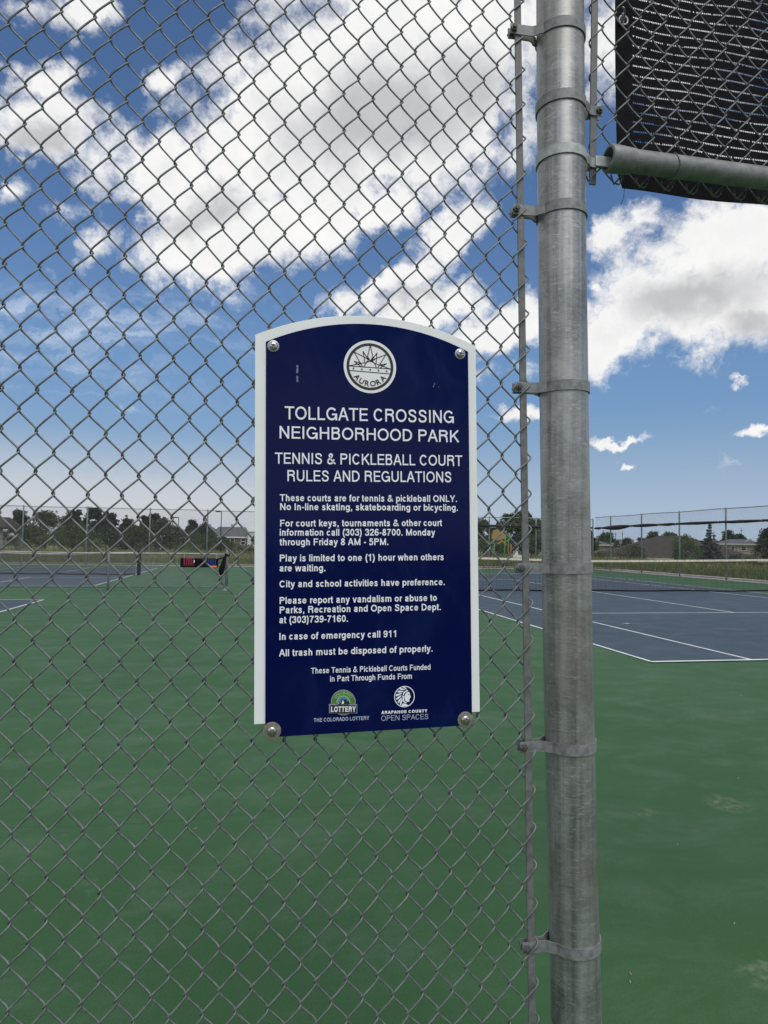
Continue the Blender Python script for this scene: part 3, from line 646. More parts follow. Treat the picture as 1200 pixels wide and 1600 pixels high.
        if ch == 'm':
            mid = c; S = [[(l, 0), (l, X)], [(mid, 0), (mid, .5)]+g_arc((l+mid)/2, .5, (mid-l)/2, .235-h, 0, 180)[:], [(r, 0), (r, .5)]+g_arc((r+mid)/2, .5, (r-mid)/2, .235-h, 0, 180)]
        else: S = [[(l, 0), (l, yt)], [(r, 0), (r, .47)]+g_arc(c, .47, r-c, .265-h, 0, 165)]
    elif ch == 'u': S = [[(r, 0), (r, X)], [(l, X), (l, .26)]+g_arc(c, .26, c-l, .26-h, 180, 345)]
    elif ch == 'r': S = [[(l, 0), (l, X)], g_spl([(l, .44), (l+.06, .60), (l+.16, xt-.01), (a-.0, xt+.01)])]
    elif ch == 'i': S = [[(c, 0), (c, X)], [(c, 1-w*.95), (c, 1)]]
    elif ch == 'j': S = [[(c, X), (c, -.15), (c-.04, -.22), (c-.12, -.24)], [(c, 1-w*.95), (c, 1)]]
    elif ch == 'l': S = [[(c, 0), (c, 1)]]
    elif ch == 't': S = [g_spl([(c-.02, .93), (c-.02, .5), (c-.02, .2), (c+.03, .08), (a-.03, h)]), [(.02, xt), (a-.03, xt)]]
    elif ch == 'f': S = [g_spl([(c-.02, 0), (c-.02, .5), (c-.02, .78), (c+.04, .9), (a-.0, T)]), [(.02, xt), (a-.02, xt)]]
    elif ch == 'k': S = [[(l, 0), (l, 1)], [(a-.08, X), (l, .28)], [(.29, .44), (a-.04, 0)]]
    elif ch == 'v': S = [[(.02+h, X), (c, 0)], [(a-.02-h, X), (c, 0)]]
    elif ch == 'y': S = [[(.02+h, X), (c+.01, .02)], g_spl([(a-.02-h, X), (c, .0), (c-.06, -.16), (c-.13, -.22), (.07, -.22)])]
    elif ch == 'w': S = [[(.02+h, X), (.28, 0)], [(.28, 0), (c, X)], [(c, X), (a-.28, 0)], [(a-.28, 0), (a-.02-h, X)]]
    elif ch == 'x': S = [[(.04+h, 0), (a-.04-h, X)], [(.04+h, X), (a-.04-h, 0)]]
    elif ch == 'z': S = [[(.05, xt), (a-.05, xt)], [(.05, B), (a-.05, B)], [(a-.1, xt), (.1, B)]]
    elif ch == '0': S = [g_arc(c, .5, c-.06-h, .5-h, 0, 360, 28)]
    elif ch == '1': S = [[(c+.06, 0), (c+.06, 1)], [(.14, .74), (.30, .78), (c+.06, .97)]]
    elif ch == '2': S = [g_spl([(l, .66), (l+.04, .84), (c, T), (r-.04, .86), (r, .70), (r-.1, .50), (c-.08, .30), (l, .12), (l, B)]), [(l-h, B), (r+h, B)]]
    elif ch == '3': S = [g_spl([(l, .72), (l+.06, .88), (c, T), (r-.06, .88), (r-.03, .73), (r-.1, .58), (c-.04, .54)]), g_spl([(c-.04, .54), (r-.06, .48), (r, .28), (r-.08, .10), (c, B), (l+.05, .11), (l-.01, .30)])]
    elif ch == '5': S = [[(r, T), (l+.08, T), (l+.03, .50)], g_spl([(l+.03, .50), (c, .62), (r-.06, .54), (r, .33), (r-.09, .12), (c, B), (l+.05, .1), (l-.01, .26)])]
    elif ch == '6': S = [g_arc(c, .32, c-.06-h, .32-h, 0, 360, 24), g_spl([(r, .76), (r-.07, .89), (c+.02, T), (l+.06, .82), (l, .5), (l, .34)])]
    elif ch == '7': S = [[(l-h, T), (r+h, T)], g_spl([(r, T), (c+.05, .60), (c-.09, .25), (c-.11, 0)])]
    elif ch == '8': S = [g_arc(c, .745, c-.12-h, .255-h*.9, 0, 360, 20), g_arc(c, .275, c-.06-h, .275-h*.9, 0, 360, 24)]
    elif ch == '9': S = [g_arc(c, .68, c-.06-h, .32-h, 0, 360, 24), g_spl([(l, .24), (l+.07, .11), (c-.02, B), (r-.06, .18), (r, .5), (r, .66)])]
    elif ch == '-': S = [[(.06, .38), (a-.06, .38)]]
    elif ch == '(': S = [g_spl([(a-.07, 1.02), (.16+h, .72), (.10+h, .37), (.16+h, .05), (a-.07, -.27)])]
    elif ch == ')': S = [g_spl([(.07, 1.02), (a-.16-h, .72), (a-.10-h, .37), (a-.16-h, .05), (.07, -.27)])]
    elif ch == '.': S = [[(c, 0), (c, w*1.05)]]
    elif ch == ',': S = [[(c, w*1.05), (c, 0), (c-.04, -.13)]]
    return a, S
def g_ribbon(P, w):
    N = len(P); L_, Rr = [], []; closed = N > 8 and math.hypot(P[0][0]-P[-1][0], P[0][1]-P[-1][1]) < 1e-4
    for i, p in enumerate(P):
        if closed: a = P[i-1] if i > 0 else P[-2]; b = P[i+1] if i < N-1 else P[1]
        else: a = P[max(0, i-1)]; b = P[min(N-1, i+1)]
        def nrm(u, v):
            l = math.hypot(v[0]-u[0], v[1]-u[1]); return (-(v[1]-u[1])/l, (v[0]-u[0])/l) if l > 1e-9 else None
        n1, n2 = nrm(a, p) if a != p else None, nrm(p, b) if b != p else None
        n1 = n1 or n2; n2 = n2 or n1; mx, my = n1[0]+n2[0], n1[1]+n2[1]; ml = math.hypot(mx, my); mx, my = mx/ml, my/ml
        k = w/2/max(.5, mx*n1[0]+my*n1[1]); L_.append((p[0]+mx*k, p[1]+my*k)); Rr.append((p[0]-mx*k, p[1]-my*k))
    V = [q for ab in zip(Rr, L_) for q in ab]; return V, [(2*i, 2*i+2, 2*i+3, 2*i+1) for i in range(N-1)]
def grot(s, w=.14, track=0.0):
    """returns (verts with layer, faces) for a whole line; strokes that meet lie on layers a hair apart"""
    V = []; Fs = []; x = 0
    for ch in s:
        a, S = g_glyph(ch, w)
        for k, P in enumerate(S):
            v, f = g_ribbon(P, w*(.88 if len(P) == 2 and abs(P[0][1]-P[1][1]) < 1e-6 else 1)); kk = len(V)
            V += [(p[0]+x, p[1], k) for p in v]; Fs += [tuple(i+kk for i in ff) for ff in f]
        x += a+track
    return np.array(V), Fs
def text_part(s, u0, v0, u1, v1, cap, mtl, parent, weight=0.14, y=-.0039, track=0.0):
    V, Fs = grot(s, weight, track); x0, x1 = V[:, 0].min(), V[:, 0].max()
    L_ = math.hypot(u1-u0, v1-v0); a = math.atan2(v1-v0, u1-u0)
    P = [(u0+x*math.cos(a)-z*math.sin(a), y-k*.00002, v0+x*math.sin(a)+z*math.cos(a)) for x, z, k in zip((V[:, 0]-x0)/(x1-x0)*L_, V[:, 1]*cap, V[:, 2])]
    return ob('lettering', mesh_np('lettering', P, Fs, mtl), parent)
for i, (s, u0, v0, u1, v1, cp) in enumerate(TEXT):
    wt = .135 if i < 4 else .165 if i < 17 else .15 if i < 19 else .17 if i == 19 else .24 if i == 20 else .10
    text_part(s, u0, v0, u1, v1, cp, M['letterdim'] if i in (19, 21) else M['letter'], face, wt*1.06, track=.06 if i == 20 else .0)
# --- flat print helpers (each layer a hair above the one below)
def flat(name, polys, mtl, y, parent, cx=0, cz=0, sc=1.0):
    V = []; Fs = []
    for P in polys:
        k = len(V); V += [(cx+p[0]*sc, y, cz+p[1]*sc) for p in P]; Fs.append(tuple(range(k, k+len(P))))
    o = ob(name, mesh_np(name, V, Fs, mtl), parent)
    bmm = bmesh.new(); bmm.from_mesh(o.data); bmesh.ops.triangulate(bmm, faces=bmm.faces); bmm.to_mesh(o.data); bmm.free(); return o
def disc(r, n=64, cx=0, cz=0): return [(cx+r*math.cos(2*math.pi*i/n), cz+r*math.sin(2*math.pi*i/n)) for i in range(n)]
def ringp(r0, r1, a0=0, a1=2*math.pi, n=64, cx=0, cz=0):
    o = []
    for i in range(n):
        a, b_ = a0+(a1-a0)*i/n, a0+(a1-a0)*(i+1)/n
        o.append([(cx+r0*math.cos(a), cz+r0*math.sin(a)), (cx+r1*math.cos(a), cz+r1*math.sin(a)), (cx+r1*math.cos(b_), cz+r1*math.sin(b_)), (cx+r0*math.cos(b_), cz+r0*math.sin(b_))])
    return o
def strokes(lines, w):
    o = []
    for Ln in lines:
        for (x0, z0), (x1, z1) in zip(Ln[:-1], Ln[1:]):
            l = math.hypot(x1-x0, z1-z0)+1e-9; nx_, nz_ = -(z1-z0)/l*w/2, (x1-x0)/l*w/2; ex, ez = (x1-x0)/l*w*.4, (z1-z0)/l*w*.4
            o.append([(x0-nx_-ex, z0-nz_-ez), (x1-nx_+ex, z1-nz_+ez), (x1+nx_+ex, z1+nz_+ez), (x0+nx_-ex, z0+nz_-ez)])
    return o
def arc_text(name, s, cx, cz, r, ac, da, h, mtl, y, parent, inward=True, weight=.015, widths=None):
    V = []; Fs = []
    n = len(s)
    for i, ch in enumerate(s):
        gv, gf = glyphs(ch, weight); gx = (gv[:, 0].min()+gv[:, 0].max())/2
        a = ac+(i-(n-1)/2)*da*(1 if inward else -1); k = len(V)
        for x, z in gv:
            x_, z_ = (x-gx)/CAP*h, z/CAP*h
            if inward:  # letters along the bottom, tops towards the centre
                rr = r-z_; aa = a; px_, pz_ = cx+rr*math.cos(aa)-x_*math.sin(aa), cz+rr*math.sin(aa)+x_*math.cos(aa)
            else:
                rr = r+z_; px_, pz_ = cx+rr*math.cos(a)+x_*math.sin(a), cz+rr*math.sin(a)-x_*math.cos(a)
            V.append((px_, y, pz_))
        Fs += [tuple(j+k for j in f) for f in gf]
    return ob(name, mesh_np(name, V, Fs, mtl), parent)
# city emblem: drawn in tenths of the measured millimetre grid, radius 430 = 0.0527 m
ec = (0.2238, 0.6879); q = 0.0527/430.0
def E_(x, y): return (x-582, 632-y)
o1 = flat('emblem_disc', [disc(430)], M['signwhite'], -.0040, face, ec[0], ec[1], q)
flat('emblem_ring', ringp(340, 384), M['ink'], -.0043, face, ec[0], ec[1], q)
rays = [[(585, 540), (542, 462), (585, 285), (630, 470), (585, 540)],
        [(495, 575), (488, 500), (468, 388), (560, 520), (525, 560)], [(600, 530), (695, 405), (680, 575)], [(640,560),(610,520),(695,405)],
        [(545, 505), (320, 402), (455, 632)], [(625, 515), (840, 425), (706, 648)], [(560,520),(530,505)], [(600,545),(660,510)],
        [(425, 632), (325, 556), (425, 575)], [(340, 600), (420, 590)], [(245, 630), (500, 568)], [(915, 655), (660, 573)],
        [(742, 650), (850, 572), (750, 592)], [(800, 605), (735, 600)],
        [(240, 633), (925, 655)], [(252, 706), (912, 736)]]
dome = [(585+95*math.cos(a), 640-95*math.sin(a)) for a in np.linspace(-.08, math.pi, 16)]
flat('emblem_rays', strokes([[E_(*p) for p in l] for l in rays+[dome]], 14), M['ink'], -.0043, face, ec[0], ec[1], q)
st = []
for sx_, sy_ in ((310, 670), (447, 678), (583, 682), (720, 688), (852, 695)):
    X, Z = E_(sx_, sy_); st.append([(X+(22 if i % 2 == 0 else 9)*math.sin(math.pi*i/5), Z+(22 if i % 2 == 0 else 9)*math.cos(math.pi*i/5)) for i in range(10)])
flat('emblem_stars', st, M['ink'], -.0046, face, ec[0], ec[1], q)
arc_text('lettering', 'AURORA', ec[0], ec[1], 318*q, -math.pi/2-.01, .345, 84*q, M['ink'], -.0046, face, True, .022)
# lottery emblem; 13.33 px grid, 1 px of the photo there = 0.001243 m
lc = (0.1686, 0.0334); q = 0.001243/13.33
def L_(x, y): x -= 487; y -= 365; c, s = math.cos(.045), math.sin(.045); return (x*c-y*s*0+0, -(y+x*.06))
LP = lambda pts: [L_(*p) for p in pts]
def half(r, a0, a1, n=30): return [(487+r*math.cos(a), 365-r*math.sin(a)) for a in np.linspace(a0, a1, n)]
flat('emblem_outline', [LP(half(258, -.1, math.pi+.1)+[(230, 420), (730, 420)][:0]), LP([(190, 400), (775, 400), (775, 590), (190, 590)][::-1]), LP(half(262, math.pi+1.0, 2*math.pi-1.0))], M['egrey'], -.0040, face, lc[0], lc[1], q)
flat('emblem_green_arch', [LP(half(242, -.05, math.pi+.05))]+[LP(half(248, math.pi+1.0, 2*math.pi-1.0))], M['egreen'], -.0043, face, lc[0], lc[1], q)
flat('emblem_window_rim', [LP(half(142, -.05, math.pi+.05))], M['egreenl'], -.0046, face, lc[0], lc[1], q)
flat('emblem_window', [LP(half(124, -.2, math.pi+.2))], M['eblue'], -.0049, face, lc[0], lc[1], q)
flat('emblem_mountains', [LP([(365, 405), (610, 405), (608, 355), (580, 330), (560, 340), (535, 290), (515, 305), (495, 300), (470, 285), (440, 320), (420, 345), (385, 360)])], M['ink'], -.0052, face, lc[0], lc[1], q)
flat('emblem_snow', [LP([(450, 395), (495, 390), (500, 350), (480, 340), (490, 308), (465, 330)]), LP([(375, 395), (400, 380), (390, 355)]), LP([(415, 360), (440, 360), (430, 345)])], M['letter'], -.0055, face, lc[0], lc[1], q)
flat('emblem_name_box', [LP([(212, 418), (760, 418), (760, 572), (212, 572)][::-1])], M['ink'], -.0058, face, lc[0], lc[1], q)
a, b_ = L_(228, 558), L_(738, 548); text_part('LOTTERY', lc[0]+a[0]*q, lc[1]+a[1]*q, lc[0]+b_[0]*q, lc[1]+b_[1]*q-.0002, 112*q, M['letter'], face, .22, -.0061)
arc_text('lettering', 'COLORADO', lc[0], lc[1], 165*q, math.pi/2, .262, 58*q, M['egreenl'], -.0049, face, False, .01)
# county emblem: ring with a profile in a feather headdress; 12.63 px grid
ac = (0.2891, 0.0385); q = 0.001248/12.63
def A_2(x, y): x -= 593; y -= 353; return (x, -(y+x*.05))
AP = lambda pts: [A_2(*p) for p in pts]
flat('emblem_ring', ringp(192, 208), M['letter'], -.0040, face, ac[0], ac[1], q)
face_p = [(650, 262), (690, 262), (706, 300), (700, 318), (720, 352), (722, 366), (702, 376), (700, 396), (684, 402), (696, 412), (690, 450), (668, 458), (640, 452), (600, 425), (590, 360), (610, 300)]
feath = [[(535, 165), (590, 160), (640, 200), (645, 215), (600, 195)], [(480, 200), (520, 180), (610, 212), (605, 222), (520, 222)], [(440, 255), (480, 235), (575, 242), (560, 262), (470, 275)],
         [(415, 335), (420, 310), (545, 275), (530, 300), (470, 335), (425, 350)], [(425, 400), (430, 380), (530, 320), (525, 345), (470, 400), (430, 418)], [(455, 465), (460, 440), (530, 360), (530, 390), (485, 470), (470, 482)],
         [(500, 510), (500, 470), (535, 390), (550, 420), (535, 490), (512, 530)]]
band_p = [(560, 320), (565, 280), (600, 245), (650, 222), (668, 232), (660, 248), (620, 262), (590, 290), (578, 322)]
braid = [(545, 335), (585, 335), (580, 365), (584, 440), (570, 462), (556, 440), (552, 365)]
neck = [(585, 440), (635, 462), (632, 486), (580, 480)]; bust = [(545, 492), (570, 488), (630, 500), (668, 522), (640, 545), (590, 552), (530, 538)]
flat('emblem_profile', [AP(p[::-1]) for p in feath+[face_p, band_p, braid, neck, bust]], M['letter'], -.0040, face, ac[0], ac[1], q)
flat('emblem_eye', [AP([(655, 300), (685, 298), (683, 310), (662, 312)][::-1])], M['ink'], -.0043, face, ac[0], ac[1], q)
# scratches left of the emblem
flat('scratch', [[(0.0785, 0.669), (0.0825, 0.669), (0.0825, 0.685), (0.0785, 0.685)], [(0.0785, 0.652), (0.0825, 0.652), (0.0825, 0.664), (0.0785, 0.664)]], M['scratch'], -.0038, face)
flat('scratch', [[(0.352, 0.652), (0.3535, 0.652), (0.357, 0.6605), (0.3555, 0.661)], [(.363, .652), (.3645, .652), (.3645, .6535), (.363, .6535)]], M['scratch'], -.0038, face)
# bolts
def sign_bolt(u, v, rw_, rh, mw, big, rot):
    n = MB(); n.tube([(0, -.0037, 0), (0, -.0052, 0), (0, -.0056, 0)], [rw_, rw_, rw_*.92], 32); w_o = n.build('washer', mw, sign, loc=(u, 0, v)); autosmooth(w_o.data, 30)
    n = MB(); pr = [(rh, -.0055), (rh, -.0066), (rh*.93, -.0082), (rh*.72, -.0096), (rh*.45, -.0102)]
    n.tube([(0, y, 0) for r, y in pr], [r for r, y in pr], 28, False)
    n.tube([(0, -.0102, 0), (0, -.0075, 0)], [rh*.40, rh*.36], 6, True) if big else n.tube([(0, -.0102, 0), (0, -.0104, 0)], [rh*.46, rh*.1], 12, True)
    s_o = n.build('screw', M['screw'], w_o); autosmooth(s_o.data, 35)
    if not big:
        n = MB(); n.box(-rh*.5, -.0108, -rh*.10, rh*.5, -.0101, rh*.10); n.box(-rh*.1, -.0108, -rh*.5, rh*.1, -.0101, rh*.5); n.build('drive_recess', M['ink'], w_o, rot=(0, rot, 0))
sign_bolt(.0345, .7198, .0112, .0085, M['washer2'], False, .6); sign_bolt(.4095, .7222, .0108, .0082, M['washer2'], False, .2)
sign_bolt(.0332, -.0130, .0168, .0090, M['washer'], True, 0); sign_bolt(.4127, -.0130, .0160, .0092, M['washer'], True, 0)

# ------------------------------------------------------------------ far fences
def far_fence(name, label, p0, p1, h, posts, rail=True, rpost=.038, endr=None, cw=.06, ch=.0762, skip_lo=0.03, topz=None):
    p0 = Vector((*p0, 0)); p1 = Vector((*p1, 0)); d = (p1-p0); Ln = d.length; d.normalize(); nrm = Vector((-d.y, d.x, 0))
    t = thing(name, label, 'fence', tuple(p0)); topz = topz or h-.03
    for s in posts:
        mb = MB(); mb.tube([d*s, d*s+Vector((0, 0, h-.0)), d*s+Vector((0, 0, h+.03)), d*s+Vector((0, 0, h+.045))], [rpost, rpost, rpost*1.05, rpost*.4], 12)
        mb.build('post', M['farpost'], t, True)
    if rail:
        mb = MB(); ps = []; s = 0
        while s < Ln: ps.append(d*s+Vector((0, 0, topz+.012*math.sin(s*1.3)))); s += 1.0
        ps.append(d*Ln+Vector((0, 0, topz))); mb.tube(ps, .021, 8); mb.build('top_rail', M['farpost'], t, True)
    mb = MB(); mb.tube([d*.0+nrm*.0+Vector((0, 0, .07)), d*Ln+Vector((0, 0, .07))], .013 if h > 2 else .005, 6); mb.build('bottom_rail', M['bolt'] if h > 2 else M['net'], t)
    r = .0019 if h > 2 else .0024; V = []; Fs = []; run = (topz-skip_lo)*cw/ch
    n = int((Ln+run)/cw)
    for sgn in (1, -1):
        for k in range(n+1):
            s0 = -run+k*cw if sgn == 1 else k*cw
            a, zb = s0, skip_lo; bb, zt = s0+sgn*run, topz
            # clip to 0..Ln
            if sgn == 1:
                if a < 0: zb += -a*ch/cw; a = 0
                if bb > Ln: zt -= (bb-Ln)*ch/cw; bb = Ln
            else:
                if a > Ln: zb += (a-Ln)*ch/cw; a = Ln
                if bb < 0: zt -= -bb*ch/cw; bb = 0
            if zt-zb < .05: continue
            A0 = d*a+Vector((0, 0, zb)); B0 = d*bb+Vector((0, 0, zt)); tt = (B0-A0).normalized(); u = tt.cross(nrm); kk = len(V)
            for P in (A0, B0):
                V += [tuple(P+u*r+nrm*(sgn*r*.8)), tuple(P-u*r+nrm*(sgn*r*.8)), tuple(P-nrm*r+nrm*(sgn*r*.8))]
            Fs += [(kk, kk+1, kk+4, kk+3), (kk+1, kk+2, kk+5, kk+4), (kk+2, kk, kk+3, kk+5)]
    stuff(ob('chain_link', mesh_np('chain_link', V, Fs, M['farwire']), t))
    return t
bp = [-11.8, -8.67, -5.5, -2.5, .7, 3.9, 7.2, 10.4, 13.66, 16.6, 20.3]
bp = [-21.2, -18.1, -15.0]+bp
far_fence('chain_link_fence', 'long chain link fence across the far end of the courts', (-24, 38), (20.3, 38), 3.06, [x+24 for x in bp])
rp = [38-36.2, 38-33.0, 38-29.73, 38-26.42, 38-23.83, 38-20.7, 38-17.6, 38-14.5, 38-11.4]
far_fence('chain_link_fence', 'chain link fence running along the right side of the tennis court', (20.4, 37.9), (20.4, 8.0), 3.17, rp, topz=3.15)
lf = far_fence('low_fence', 'waist high chain link fence between the pickleball courts', (-.72, 19.45), (-16, 19.45), 1.03, [3.13, 6.3, 9.4, 12.6], rpost=.03, cw=.06)
mb = MB(); mb.tube([(0, 0, 0), (0, 0, 1.14), (0, 0, 1.17), (0, 0, 1.18)], [.04, .04, .042, .02], 14); mb.build('end_post', M['farpost'], lf, True)
mb = MB(); mb.box(-.10, -.08, 0, .10, .08, .012); mb.cyl((.07, -.06, .012), .012, .02, 8); mb.cyl((-.07, -.06, .012), .012, .02, 8); mb.box(-.05, -.05, .012, .05, .05, .10); mb.build('base_plate', M['farpost'], lf)
# rolled up windscreens tied to the upper part of the fences
def roll_cloth(label, pts, seed, loc):
    t = thing('rolled_windscreen', label, 'windscreen', loc, 'windscreens rolled up on the far fences'); rr = random.Random(seed)
    P = []; Rr = []; 
    for (a, b2, ra, rb, sag) in pts:
        a = Vector(a); b2 = Vector(b2)
        for i in range(9):
            f = i/8; bulge = math.sin(math.pi*f); P.append(a.lerp(b2, f)+Vector((0, 0, -sag*bulge+rr.uniform(-.006, .006)))); Rr.append(ra+(rb-ra)*bulge)
    mb = MB(); mb.tube([p-Vector(loc) for p in P], Rr, 10); mb.build('rolled_cloth', M['roll'], t, True)
    for (a, b2, ra, rb, sag) in pts[1:]:
        mb = MB(); c = Vector(a)-Vector(loc); d = (Vector(b2)-Vector(a)).normalized(); n = d.cross(Vector((0, 0, 1)))
        mb.tube([c+n*(ra+.012)*math.cos(x)+Vector((0, 0, (ra+.012)*math.sin(x))) for x in np.linspace(0, 2*math.pi, 13)[:-1]], .012, 5, closed=True); mb.build('tie', M['washer2'], t)
    return t
segs = []; ys_ = [37.8, 36.9, 33.8, 31.1, 29.7, 26.6, 24.0, 21.0, 18.0, 15.0, 12.0]
zz_ = [2.50, 2.50, 2.55, 2.555, 2.555, 2.56, 2.55, 2.54, 2.53, 2.53, 2.53]
bu = [.075, .14, .09, .075, .075, .07, .085, .08, .08, .08]
for i in range(len(ys_)-1): segs.append(((20.3, ys_[i], zz_[i]), (20.3, ys_[i+1], zz_[i+1]), .045, bu[i], .03 if i == 1 else .008))
roll_cloth('black cloth rolled up along the right side fence, bulging near the corner', segs, 4, (20.3, 37.8, 2.5))
xs_ = [8.9, 11.8, 14.9, 17.6, 20.2]
segs = [((xs_[i], 37.88, 2.53), (xs_[i+1], 37.88, 2.52), .055, .075, .004) for i in range(4)]
roll_cloth('black cloth rolled up along the far end fence behind the post', segs, 5, (8.9, 37.88, 2.5))

# ------------------------------------------------------------------ nets
def net(name, label, x0, x1, y, zpost, zmid, mesh_sz, tape, postr, postm, zb=.03):
    t = thing(name, label, 'net', ((x0+x1)/2, y, 0)); cx = (x0+x1)/2
    top = lambda x: zmid+(zpost-zmid)*abs((x-cx)/((x1-x0)/2))**1.3
    V = []; Fs = []; r = .0022 if name == 'tennis_net' else .0030
    def seg(a, b2):
        k = len(V)
        for p in (a, b2):
            if abs(a[2]-b2[2]) > abs(a[0]-b2[0]): V.extend([(p[0]-r, p[1], p[2]), (p[0]+r, p[1]-r, p[2]), (p[0]+r, p[1]+r, p[2])])
            else: V.extend([(p[0], p[1], p[2]-r), (p[0], p[1]-r, p[2]+r), (p[0], p[1]+r, p[2]+r)])
        Fs.extend([(k, k+1, k+4, k+3), (k+1, k+2, k+5, k+4), (k+2, k, k+3, k+5)])
    x = x0+.1
    while x < x1-.1: seg((x-cx, 0, zb), (x-cx, 0, top(x)-tape/2)); x += mesh_sz
    nz_ = int((zmid-zb)/mesh_sz)
    for k in range(nz_+1):
        for i in range(16):
            xa, xb_ = x0+.1+(x1-x0-.2)*i/16, x0+.1+(x1-x0-.2)*(i+1)/16; f = k/nz_
            seg((xa-cx, 0, zb+(top(xa)-tape/2-zb)*f), (xb_-cx, 0, zb+(top(xb_)-tape/2-zb)*f))
    stuff(ob('netting', mesh_np('netting', V, Fs, M['net']), t))
    mb = MB(); N = 40; rr = random.Random(9)
    for i in range(N):
        xa, xb_ = x0+.08+(x1-x0-.16)*i/N, x0+.08+(x1-x0-.16)*(i+1)/N
        za, zb2 = top(xa), top(xb_)
        mb.add([(xa-cx, -.012, za-tape), (xb_-cx, -.012, zb2-tape), (xb_-cx, -.010, zb2), (xa-cx, -.010, za), (xa-cx, .012, za-tape), (xb_-cx, .012, zb2-tape), (xb_-cx, .010, zb2), (xa-cx, .010, za)], [(0, 1, 2, 3), (5, 4, 7, 6), (3, 2, 6, 7), (1, 0, 4, 5)]+([(0, 3, 7, 4)] if i == 0 else [])+([(1, 5, 6, 2)] if i == N-1 else []))
    mb.build('headband', M['white_tape'], t)
    mb = MB(); mb.tube([(x0+.1-cx+(x1-x0-.2)*i/30, 0, zb+.01*math.sin(i*.9)) for i in range(31)], .022, 6); mb.build('bottom_tape', M['black'], t)
    for xp in (x0, x1):
        mb = MB(); mb.tube([(xp-cx, 0, 0), (xp-cx, 0, zpost+.03), (xp-cx, 0, zpost+.05)], [postr, postr, postr*.6], 14); mb.build('net_post', postm, t, True)
    return t
net('tennis_net', 'full width tennis net with cream headband across the right court', TX-.914, TX+10.973+.914, 19.31, 1.07, .965, .0445, .062, .037, M['black'])
pn = net('pickleball_net', 'low pickleball net with white headband behind the low fence', PXR-6.1-.2, PXR+.19, PY1+6.7, .90, .84, .045, .07, .05, M['black'])
mb = MB(); mb.tube([(3.15-.17+.32, .06, 0), (3.15-.17+.32, .06, .86)], .028, 10); mb.build('side_tube', M['black'], pn, True)  # second black tube close beside the net post
net('pickleball_net', 'pickleball net on the neighbouring court at the far left', PXR-14.4, PXR-7.9, PY1+6.7, .90, .84, .045, .07, .05, M['black'])

# ------------------------------------------------------------------ paddle rack and bag on the low fence
M['red'] = mat('crimson_plastic', (0.22, 0.016, 0.045), 0.5); M['bluep'] = mat('royal_blue_plastic', (0.012, 0.03, 0.16), 0.5); M['orange'] = mat('orange_plastic', (0.75, 0.14, 0.03), 0.5)
rack = thing('paddle_rack', 'black rack of red, black and blue paddle slots hung on the low fence', 'rack', (-1.45, 19.36, .66))
mb = MB(); mb.box(-.52, -.05, -.02, .50, .02, .02); mb.box(-.52, -.02, .02, -.45, .02, .23); mb.box(-.52, .0, .02, .50, .015, .23); mb.build('rack_frame', M['black'], rack)
for nm, mm, xs0, n in (('red', M['red'], -.435, 5), ('blk', M['black'], -.135, 4), ('blu', M['bluep'], .155, 5)):
    for i in range(n):
        mb = MB(); x = xs0+i*.060; hh = .235 if nm == 'red' else .20
        mb.box(x, -.045, .022, x+.045, -.002, hh); o = mb.build('paddle_slot', mm, rack); bevel(o, .012, 2)
for x in (-.15, .145):
    mb = MB(); mb.box(x-.012, -.052, .11, x+.014, -.046, .17); mb.build('rack_tag', M['letter'], rack)
mb = MB(); mb.tube([(.30, -.075, -.005), (.46, -.075, -.005)], [.035, .035], 12); o = mb.build('orange_tube', M['orange'], rack)
for x in (-.42, .1, .45):
    mb = MB(); mb.tube([(x, .0, .22), (x, .03, .33), (x, .08, .36)], .007, 6); mb.build('hanging_hook', M['farpost'], rack)
bag = thing('bag', 'limp black bag hanging by its strap from the low fence end post', 'bag', (-.76, 19.36, .95))
mb = MB(); P = [(0.02, 0, .03), (-.03, -.01, -.05), (-.05, -.02, -.17), (-.08, -.02, -.30), (-.11, -.02, -.42), (-.10, -.02, -.50), (-.09, -.02, -.53)]
mb.tube([Vector(p) for p in P], [.03, .035, .055, .08, .075, .05, .02], 12); o = mb.build('bag_body', M['black'], bag, True)
mb = MB(); mb.tube([(.04+.055*math.cos(a), .09+.055*math.sin(a), .04+.03*math.sin(a*2)) for a in np.linspace(0, 2*math.pi, 13)[:-1]], .02, 6, closed=True); mb.build('strap_loop', M['black'], bag, True)
mb = MB(); mb.tube([(.02, -.01, .0), (-.12, -.01, -.06), (-.24, -.01, -.09), (-.33, 0, -.11)], [.022, .02, .02, .018], 6); mb.build('strap', M['black'], bag, True)

